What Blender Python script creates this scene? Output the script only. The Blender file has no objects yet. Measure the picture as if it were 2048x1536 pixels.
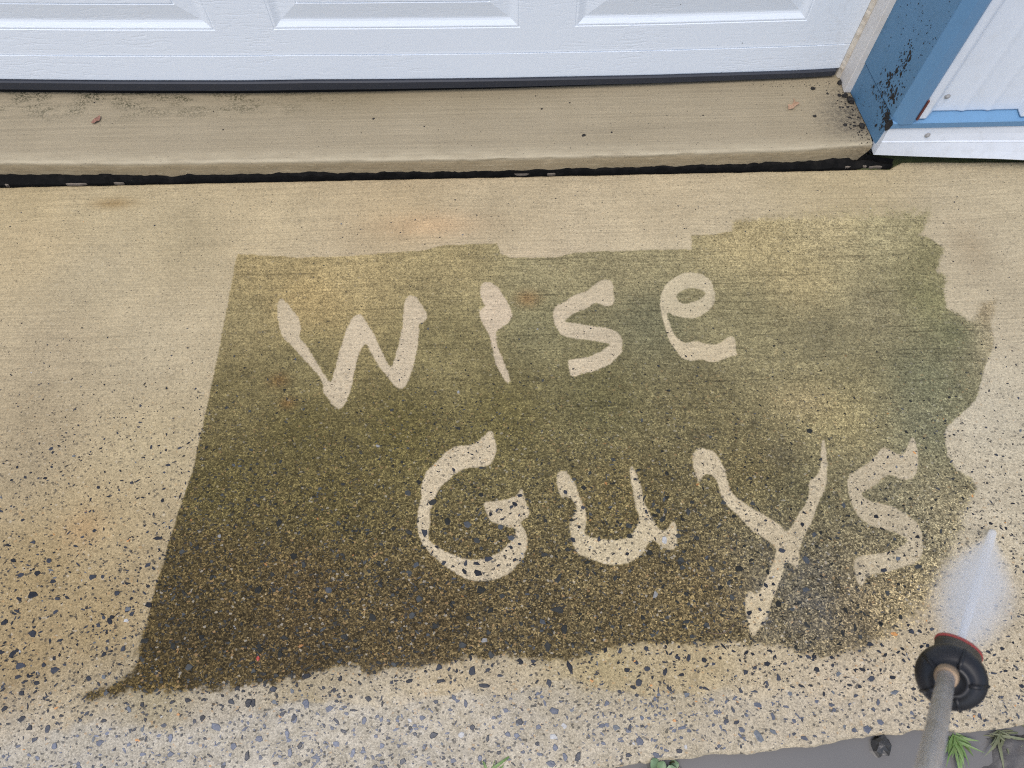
import bpy, math, random
import numpy as np
from mathutils import Vector, Matrix, noise as mnoise

sc = bpy.context.scene
COL = sc.collection
random.seed(7)
rng = np.random.default_rng(7)

# ------------------------------------------------------------------ camera
PITCH, ROLL, CAM_H = math.radians(65.0), math.radians(1.2), 1.25
cam_data = bpy.data.cameras.new('camera')
cam = bpy.data.objects.new('camera', cam_data)
COL.objects.link(cam)
fw = Vector((0, math.cos(PITCH), -math.sin(PITCH)))
rt = Vector((1, 0, 0))
up = rt.cross(fw)
rt2 = math.cos(ROLL) * rt - math.sin(ROLL) * up
up2 = math.sin(ROLL) * rt + math.cos(ROLL) * up
cam.matrix_world = Matrix(((rt2.x, up2.x, -fw.x, 0), (rt2.y, up2.y, -fw.y, 0), (rt2.z, up2.z, -fw.z, CAM_H), (0, 0, 0, 1)))
cam_data.sensor_width = 36.0
cam_data.lens = 36.0 * 1538.0 / 2048.0
cam_data.clip_start = 0.02
cam_data.clip_end = 600.0
cam_data.dof.use_dof = True
cam_data.dof.focus_distance = 1.22
cam_data.dof.aperture_fstop = 10.0
sc.camera = cam

# ------------------------------------------------------------------ light
world = bpy.data.worlds.new('World')
sc.world = world
world.use_nodes = True
wn = world.node_tree
wn.nodes.clear()
sky = wn.nodes.new('ShaderNodeTexSky')
sky.sky_type = 'NISHITA'
sky.sun_disc = False
SUN_EL, SUN_ROT = math.radians(68), math.radians(205)
sky.sun_elevation = SUN_EL
sky.sun_rotation = SUN_ROT
sky.air_density = 1.0
sky.dust_density = 3.0
sky.ozone_density = 0.6
bg = wn.nodes.new('ShaderNodeBackground')
bg.inputs['Strength'].default_value = 0.15
wo = wn.nodes.new('ShaderNodeOutputWorld')
wn.links.new(sky.outputs[0], bg.inputs[0])
wn.links.new(bg.outputs[0], wo.inputs[0])
sun_l = bpy.data.lights.new('sun', 'SUN')
sun_l.energy = 1.3
sun_l.angle = math.radians(35)
sun_l.color = (1.0, 0.97, 0.93)
sun = bpy.data.objects.new('sun', sun_l)
COL.objects.link(sun)
sd = Vector((math.sin(SUN_ROT) * math.cos(SUN_EL), math.cos(SUN_ROT) * math.cos(SUN_EL), math.sin(SUN_EL)))
sun.rotation_euler = sd.to_track_quat('Z', 'Y').to_euler()
sun.location = sd * 20
sc.view_settings.view_transform = 'Standard'
sc.view_settings.look = 'None'
sc.view_settings.gamma = 1.0
sc.view_settings.exposure = 0.38
sc.view_settings.use_curve_mapping = False
sc.cycles.use_denoising = False
sc.cycles.volume_bounces = 6
sc.cycles.max_bounces = 10
sc.cycles.filter_width = 1.1

# irradiance scale used to turn display colours into base colours
K = (1.33, 1.35, 1.50)

# ------------------------------------------------------------------ measured outlines (metres on the slab)
LETTERS = {
 'w': [(-0.434, 0.7735), (-0.4399, 0.7633), (-0.4398, 0.7378), (-0.4295, 0.7061), (-0.4251, 0.6905), (-0.4025, 0.6685), (-0.3724, 0.6346), (-0.3486, 0.6074), (-0.3394, 0.5926), (-0.3395, 0.5781), (-0.332, 0.5665), (-0.3146, 0.5447), (-0.3065, 0.5403), (-0.2991, 0.5458), (-0.2903, 0.5684), (-0.2868, 0.5943), (-0.2837, 0.6266), (-0.2777, 0.6565), (-0.268, 0.6745), (-0.2558, 0.6499), (-0.2381, 0.6196), (-0.2211, 0.5986), (-0.2071, 0.5809), (-0.1964, 0.5763), (-0.1902, 0.5834), (-0.1795, 0.6153), (-0.1728, 0.654), (-0.1711, 0.6845), (-0.1706, 0.7124), (-0.1611, 0.7137), (-0.1547, 0.7277), (-0.1649, 0.747), (-0.1737, 0.7633), (-0.1852, 0.7749), (-0.1961, 0.7703), (-0.201, 0.7543), (-0.2007, 0.7131), (-0.2058, 0.673), (-0.2147, 0.631), (-0.2181, 0.6177), (-0.2312, 0.6403), (-0.2464, 0.674), (-0.2557, 0.6957), (-0.2678, 0.7147), (-0.2797, 0.7307), (-0.2855, 0.7356), (-0.296, 0.728), (-0.3029, 0.7093), (-0.3093, 0.6847), (-0.3171, 0.6453), (-0.3221, 0.6068), (-0.3252, 0.5952), (-0.3292, 0.5959), (-0.338, 0.6072), (-0.3566, 0.6373), (-0.3755, 0.6679), (-0.392, 0.6851), (-0.3901, 0.702), (-0.3944, 0.724), (-0.4074, 0.7433), (-0.4263, 0.7662)],
 'i': [(-0.0515, 0.7994), (-0.0375, 0.7997), (-0.0209, 0.7855), (-0.0101, 0.7625), (0.0006, 0.7398), (0.0031, 0.7271), (-0.0027, 0.7084), (-0.0165, 0.6993), (-0.0274, 0.6934), (-0.0276, 0.678), (-0.0251, 0.6566), (-0.0173, 0.6383), (-0.0096, 0.6143), (-0.0034, 0.5907), (-0.0049, 0.582), (-0.0114, 0.5879), (-0.0204, 0.6057), (-0.0281, 0.6206), (-0.0319, 0.6416), (-0.0358, 0.6659), (-0.0424, 0.6906), (-0.0545, 0.7127), (-0.0594, 0.7286), (-0.0572, 0.738), (-0.0462, 0.7442), (-0.0544, 0.7604), (-0.0572, 0.7832)],
 's': [(0.1965, 0.7933), (0.1959, 0.7672), (0.1975, 0.751), (0.1899, 0.7416), (0.1788, 0.7403), (0.1708, 0.7453), (0.16, 0.7487), (0.1455, 0.7363), (0.1259, 0.7304), (0.1089, 0.7198), (0.0988, 0.709), (0.1163, 0.7055), (0.1486, 0.6985), (0.1809, 0.6931), (0.1965, 0.6849), (0.2037, 0.6725), (0.2044, 0.6481), (0.1923, 0.6304), (0.1753, 0.6159), (0.148, 0.6047), (0.1267, 0.6008), (0.1131, 0.5938), (0.1041, 0.5984), (0.1028, 0.6265), (0.107, 0.6294), (0.1392, 0.6331), (0.1612, 0.6431), (0.1781, 0.6548), (0.1839, 0.6607), (0.1653, 0.6642), (0.1414, 0.6694), (0.1146, 0.6731), (0.0959, 0.6781), (0.0857, 0.6907), (0.0809, 0.7063), (0.0791, 0.7284), (0.0853, 0.7442), (0.1021, 0.7502), (0.1195, 0.7658), (0.1478, 0.7749), (0.1597, 0.7877), (0.1744, 0.7972), (0.1886, 0.8001)],
 'e': [(0.344, 0.8112), (0.3662, 0.809), (0.3813, 0.7953), (0.3886, 0.7755), (0.3857, 0.7433), (0.3727, 0.7276), (0.3547, 0.7154), (0.3431, 0.7094), (0.3242, 0.7115), (0.3057, 0.7166), (0.2957, 0.7263), (0.292, 0.717), (0.2962, 0.6918), (0.3033, 0.6701), (0.3181, 0.6575), (0.3402, 0.6631), (0.3554, 0.6551), (0.3713, 0.6532), (0.3884, 0.6604), (0.4035, 0.6723), (0.4122, 0.6675), (0.4097, 0.6402), (0.4111, 0.6312), (0.3947, 0.6286), (0.3776, 0.6201), (0.3613, 0.6175), (0.3437, 0.6253), (0.3219, 0.6214), (0.307, 0.6307), (0.296, 0.652), (0.2895, 0.6674), (0.2867, 0.6921), (0.2811, 0.7172), (0.2819, 0.7522), (0.2897, 0.7747), (0.3056, 0.7939), (0.3268, 0.8083)],
 'g': [(-0.0402, 0.4964), (-0.0337, 0.4863), (-0.0287, 0.461), (-0.0328, 0.4418), (-0.0394, 0.4324), (-0.0562, 0.4273), (-0.0847, 0.4266), (-0.1, 0.4161), (-0.1153, 0.403), (-0.1278, 0.39), (-0.1351, 0.3717), (-0.1409, 0.351), (-0.1409, 0.3254), (-0.1434, 0.3053), (-0.1282, 0.2925), (-0.1058, 0.2796), (-0.0811, 0.2705), (-0.0565, 0.2688), (-0.0344, 0.2757), (-0.017, 0.2877), (-0.0044, 0.2998), (0.0035, 0.3198), (-0.0114, 0.3239), (-0.0314, 0.3282), (-0.0413, 0.3335), (-0.0488, 0.3516), (-0.0525, 0.366), (-0.031, 0.3668), (-0.0055, 0.3715), (0.0047, 0.3765), (0.0127, 0.3896), (0.0161, 0.3737), (0.022, 0.3553), (0.0254, 0.3423), (0.0139, 0.3348), (0.0087, 0.3273), (0.0183, 0.3144), (0.0203, 0.2968), (0.0148, 0.2747), (-0.0004, 0.2554), (-0.0201, 0.2414), (-0.0444, 0.2359), (-0.0663, 0.2363), (-0.0882, 0.2428), (-0.1054, 0.2552), (-0.1302, 0.2728), (-0.1454, 0.2879), (-0.1558, 0.3055), (-0.1615, 0.3258), (-0.161, 0.3489), (-0.1567, 0.3722), (-0.1562, 0.3986), (-0.1492, 0.4226), (-0.134, 0.4358), (-0.1188, 0.4547), (-0.1007, 0.4668), (-0.0771, 0.4677), (-0.0614, 0.4729), (-0.0509, 0.4839)],
 'u': [(0.0739, 0.4163), (0.0882, 0.4187), (0.0953, 0.4064), (0.1048, 0.3929), (0.1088, 0.3717), (0.1177, 0.3506), (0.119, 0.33), (0.1126, 0.3074), (0.1247, 0.3021), (0.1517, 0.2978), (0.1764, 0.2973), (0.192, 0.3057), (0.2035, 0.3232), (0.2069, 0.3333), (0.2012, 0.354), (0.1996, 0.3802), (0.1964, 0.4177), (0.2022, 0.4257), (0.2086, 0.4093), (0.2141, 0.3852), (0.2168, 0.3589), (0.2249, 0.338), (0.2352, 0.3149), (0.2496, 0.3095), (0.2617, 0.3296), (0.2672, 0.3117), (0.2627, 0.2818), (0.2513, 0.2783), (0.2371, 0.2848), (0.226, 0.2975), (0.2154, 0.2902), (0.2065, 0.2731), (0.1883, 0.2612), (0.1633, 0.2557), (0.1392, 0.2598), (0.1153, 0.2701), (0.0986, 0.2778), (0.0944, 0.2928), (0.0893, 0.3129), (0.0914, 0.3306), (0.1051, 0.3509), (0.0959, 0.3693), (0.086, 0.3748), (0.0794, 0.3684), (0.0715, 0.3909)],
 'y': [(0.3082, 0.4445), (0.3199, 0.454), (0.3327, 0.4509), (0.3455, 0.4479), (0.3535, 0.4296), (0.3595, 0.4158), (0.3608, 0.3967), (0.3621, 0.3779), (0.3752, 0.3617), (0.3932, 0.3456), (0.4189, 0.3307), (0.4367, 0.3162), (0.4446, 0.3033), (0.4563, 0.3132), (0.467, 0.331), (0.4824, 0.3463), (0.4939, 0.3671), (0.497, 0.3911), (0.5126, 0.3988), (0.5245, 0.4204), (0.5284, 0.448), (0.536, 0.4675), (0.5375, 0.4478), (0.5343, 0.4174), (0.5273, 0.3877), (0.5168, 0.3666), (0.5032, 0.3484), (0.4943, 0.3278), (0.4775, 0.3051), (0.4631, 0.2802), (0.4584, 0.2678), (0.4539, 0.2421), (0.4458, 0.2521), (0.4341, 0.256), (0.4251, 0.2318), (0.415, 0.2152), (0.4015, 0.1917), (0.3902, 0.1663), (0.3761, 0.1528), (0.3673, 0.1416), (0.362, 0.1462), (0.3593, 0.1762), (0.3616, 0.1996), (0.371, 0.2137), (0.3792, 0.204), (0.3907, 0.2157), (0.4039, 0.2371), (0.4205, 0.2637), (0.4254, 0.2785), (0.4126, 0.2913), (0.3946, 0.3043), (0.3793, 0.32), (0.3646, 0.341), (0.3511, 0.3543), (0.345, 0.3756), (0.344, 0.3971), (0.3325, 0.4082), (0.3202, 0.403), (0.3124, 0.3924), (0.3076, 0.406), (0.3053, 0.4307)],
 's2': [(0.6921, 0.4668), (0.694, 0.4527), (0.6905, 0.4222), (0.6807, 0.3978), (0.6682, 0.3887), (0.6505, 0.3904), (0.6395, 0.3988), (0.6289, 0.3976), (0.6071, 0.3806), (0.5843, 0.3704), (0.5801, 0.3626), (0.5982, 0.3516), (0.6249, 0.3458), (0.6447, 0.3324), (0.6592, 0.3192), (0.6662, 0.3062), (0.6631, 0.2785), (0.6577, 0.2612), (0.6424, 0.2492), (0.6162, 0.2424), (0.5901, 0.2357), (0.57, 0.2336), (0.558, 0.229), (0.553, 0.2171), (0.5455, 0.2161), (0.5432, 0.2342), (0.5453, 0.2561), (0.5567, 0.2633), (0.5818, 0.2653), (0.6101, 0.2696), (0.6322, 0.2791), (0.6414, 0.2865), (0.6288, 0.2968), (0.6106, 0.3048), (0.5892, 0.3104), (0.5693, 0.3237), (0.5615, 0.3472), (0.5598, 0.3763), (0.5642, 0.3977), (0.5816, 0.4068), (0.6055, 0.4213), (0.6215, 0.4348), (0.635, 0.4484), (0.6472, 0.4439), (0.658, 0.434), (0.6717, 0.4364), (0.6815, 0.4558)],
}
LETTER_E_HOLE = [(0.3132, 0.7611), (0.3285, 0.7737), (0.3511, 0.7764), (0.3735, 0.7661), (0.3622, 0.7535), (0.3445, 0.7443), (0.3249, 0.7415), (0.316, 0.7482)]
STAIN = [(-0.531, 0.8756), (-0.5341, 0.8045), (-0.5368, 0.6747), (-0.542, 0.5542), (-0.5497, 0.4332), (-0.5665, 0.3294), (-0.5783, 0.2323), (-0.5879, 0.1339), (-0.5901, 0.1085), (-0.6254, 0.0899), (-0.6593, 0.0743), (-0.6435, 0.0712), (-0.5982, 0.0794), (-0.5351, 0.0782), (-0.4726, 0.0812), (-0.417, 0.0858), (-0.3702, 0.0891), (-0.3401, 0.0928), (-0.3006, 0.1028), (-0.2577, 0.1128), (-0.226, 0.0963), (-0.2066, 0.1045), (-0.1615, 0.1072), (-0.1225, 0.1115), (-0.0757, 0.1186), (-0.0388, 0.1179), (-0.0256, 0.1271), (0.0034, 0.1163), (0.0349, 0.1135), (0.0739, 0.1106), (0.1004, 0.1173), (0.1271, 0.1255), (0.1586, 0.1337), (0.2012, 0.1351), (0.265, 0.1316), (0.3243, 0.1356), (0.3629, 0.1296), (0.4089, 0.1272), (0.4318, 0.1173), (0.4547, 0.1124), (0.4864, 0.1096), (0.5267, 0.119), (0.5868, 0.1459), (0.6428, 0.184), (0.6901, 0.2457), (0.7218, 0.2897), (0.7295, 0.3003), (0.7373, 0.3201), (0.7563, 0.3477), (0.7745, 0.3715), (0.7725, 0.3891), (0.7521, 0.4046), (0.7413, 0.4317), (0.7464, 0.4682), (0.7573, 0.4866), (0.7816, 0.503), (0.8166, 0.5319), (0.8436, 0.5782), (0.8568, 0.6059), (0.883, 0.641), (0.8875, 0.6827), (0.9119, 0.7359), (0.8864, 0.7321), (0.861, 0.694), (0.8512, 0.6921), (0.8352, 0.7053), (0.8157, 0.7197), (0.8208, 0.7579), (0.8322, 0.7911), (0.818, 0.7993), (0.83, 0.8275), (0.8444, 0.8573), (0.8199, 0.8803), (0.8029, 0.8867), (0.8159, 0.8959), (0.8342, 0.9378), (0.759, 0.9397), (0.6949, 0.9377), (0.5691, 0.9348), (0.5064, 0.934), (0.445, 0.9283), (0.4408, 0.9055), (0.4004, 0.8981), (0.3591, 0.898), (0.3552, 0.865), (0.2743, 0.8647), (0.128, 0.8625), (0.0886, 0.8519), (0.0013, 0.8541), (-0.018, 0.8662), (-0.0246, 0.8875), (-0.1256, 0.8865), (-0.1645, 0.8757), (-0.3104, 0.8653), (-0.4078, 0.8643)]
GRIME_TONES = [(-0.484, 0.849, 160, 140, 100), (-0.308, 0.833, 165, 145, 105), (-0.115, 0.851, 155, 138, 100), (-0.379, 0.767, 166, 142, 98), (0.078, 0.823, 150, 138, 105), (0.223, 0.831, 148, 136, 104), (0.474, 0.895, 168, 150, 112), (0.625, 0.915, 175, 158, 122), (0.553, 0.789, 165, 148, 110), (0.745, 0.876, 160, 148, 115), (0.801, 0.828, 125, 118, 85), (0.798, 0.739, 118, 115, 80), (0.831, 0.668, 82, 92, 62), (0.681, 0.72, 135, 125, 98), (0.576, 0.659, 118, 110, 85), (0.445, 0.704, 140, 130, 98), (0.605, 0.577, 125, 115, 85), (0.739, 0.574, 112, 112, 88), (0.574, 0.51, 160, 145, 105), (0.717, 0.488, 120, 118, 95), (-0.505, 0.716, 140, 125, 90), (-0.506, 0.583, 112, 100, 66), (-0.386, 0.64, 128, 116, 80), (-0.112, 0.654, 130, 118, 82), (0.055, 0.713, 125, 118, 88), (0.259, 0.708, 112, 108, 84), (0.156, 0.548, 105, 98, 66), (-0.372, 0.503, 98, 88, 52), (-0.197, 0.499, 100, 90, 52), (-0.022, 0.523, 108, 98, 60), (0.329, 0.515, 112, 102, 72), (-0.489, 0.396, 92, 82, 48), (-0.318, 0.375, 95, 84, 50), (-0.497, 0.278, 88, 74, 46), (-0.346, 0.228, 90, 74, 48), (-0.51, 0.154, 72, 60, 38), (-0.337, 0.136, 82, 68, 45), (-0.144, 0.17, 90, 75, 50), (0.012, 0.166, 98, 84, 58), (0.185, 0.364, 108, 95, 62), (0.195, 0.201, 105, 90, 62), (0.306, 0.199, 108, 92, 62), (0.4, 0.403, 110, 98, 66), (0.48, 0.375, 105, 98, 72), (0.462, 0.275, 112, 102, 80), (0.482, 0.211, 96, 90, 80), (0.538, 0.171, 135, 118, 92), (0.598, 0.193, 155, 137, 105), (0.643, 0.354, 130, 122, 98), (0.707, 0.311, 155, 142, 115), (-0.561, 0.09, 85, 70, 40), (0.881, 0.715, 165, 145, 120), (0.872, 0.652, 165, 150, 125)]
CLEAN_TONES = [(-0.972, 1.018, 190, 168, 125), (-0.829, 1.014, 195, 175, 135), (-0.947, 0.919, 195, 172, 130), (-0.789, 0.822, 188, 170, 135), (-0.85, 0.672, 182, 163, 130), (-0.843, 0.495, 176, 156, 122), (-0.665, 0.667, 192, 174, 140), (-0.629, 0.471, 190, 170, 130), (-0.689, 0.34, 190, 165, 120), (-0.769, 0.26, 175, 148, 100), (-0.655, 0.18, 175, 148, 100), (-0.759, 0.123, 165, 138, 92), (-0.689, 0.051, 180, 160, 125), (-0.72, -0.006, 190, 181, 170), (-0.584, 0.014, 180, 170, 157), (-0.454, -0.011, 186, 176, 165), (-0.554, 0.055, 165, 148, 108), (-0.398, 0.011, 184, 173, 158), (-0.139, -0.017, 186, 175, 158), (-0.328, 0.044, 175, 155, 115), (-0.25, 0.001, 188, 174, 150), (-0.103, 0.06, 188, 165, 125), (-0.028, 0.031, 190, 174, 148), (0.125, 0.098, 182, 160, 110), (0.278, 0.102, 188, 165, 120), (0.12, 0.021, 190, 172, 142), (0.344, 0.031, 192, 174, 145), (0.5, 0.062, 195, 176, 148), (0.635, 0.154, 190, 170, 138), (0.741, 0.115, 195, 178, 150), (0.792, 0.351, 198, 184, 158), (0.83, 0.485, 196, 184, 160), (0.932, 0.848, 188, 172, 142), (0.986, 0.967, 192, 175, 142), (0.692, 1.0, 190, 170, 130), (0.286, 0.985, 195, 175, 140), (-0.017, 0.944, 190, 170, 135), (-0.217, 0.949, 192, 168, 128), (-0.517, 0.957, 195, 174, 135), (-0.649, 0.912, 185, 166, 128), (-0.296, 0.659, 205, 185, 155), (-0.204, 0.656, 205, 185, 155), (-0.02, 0.715, 205, 183, 155), (0.145, 0.669, 205, 186, 156), (0.329, 0.75, 200, 184, 150), (0.346, 0.654, 208, 188, 152), (-0.108, 0.371, 208, 188, 155), (-0.066, 0.253, 208, 188, 155), (0.139, 0.298, 210, 190, 152), (0.352, 0.361, 210, 190, 155), (0.393, 0.197, 208, 186, 146), (0.607, 0.381, 200, 182, 150), (0.608, 0.272, 205, 186, 152)]
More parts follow.
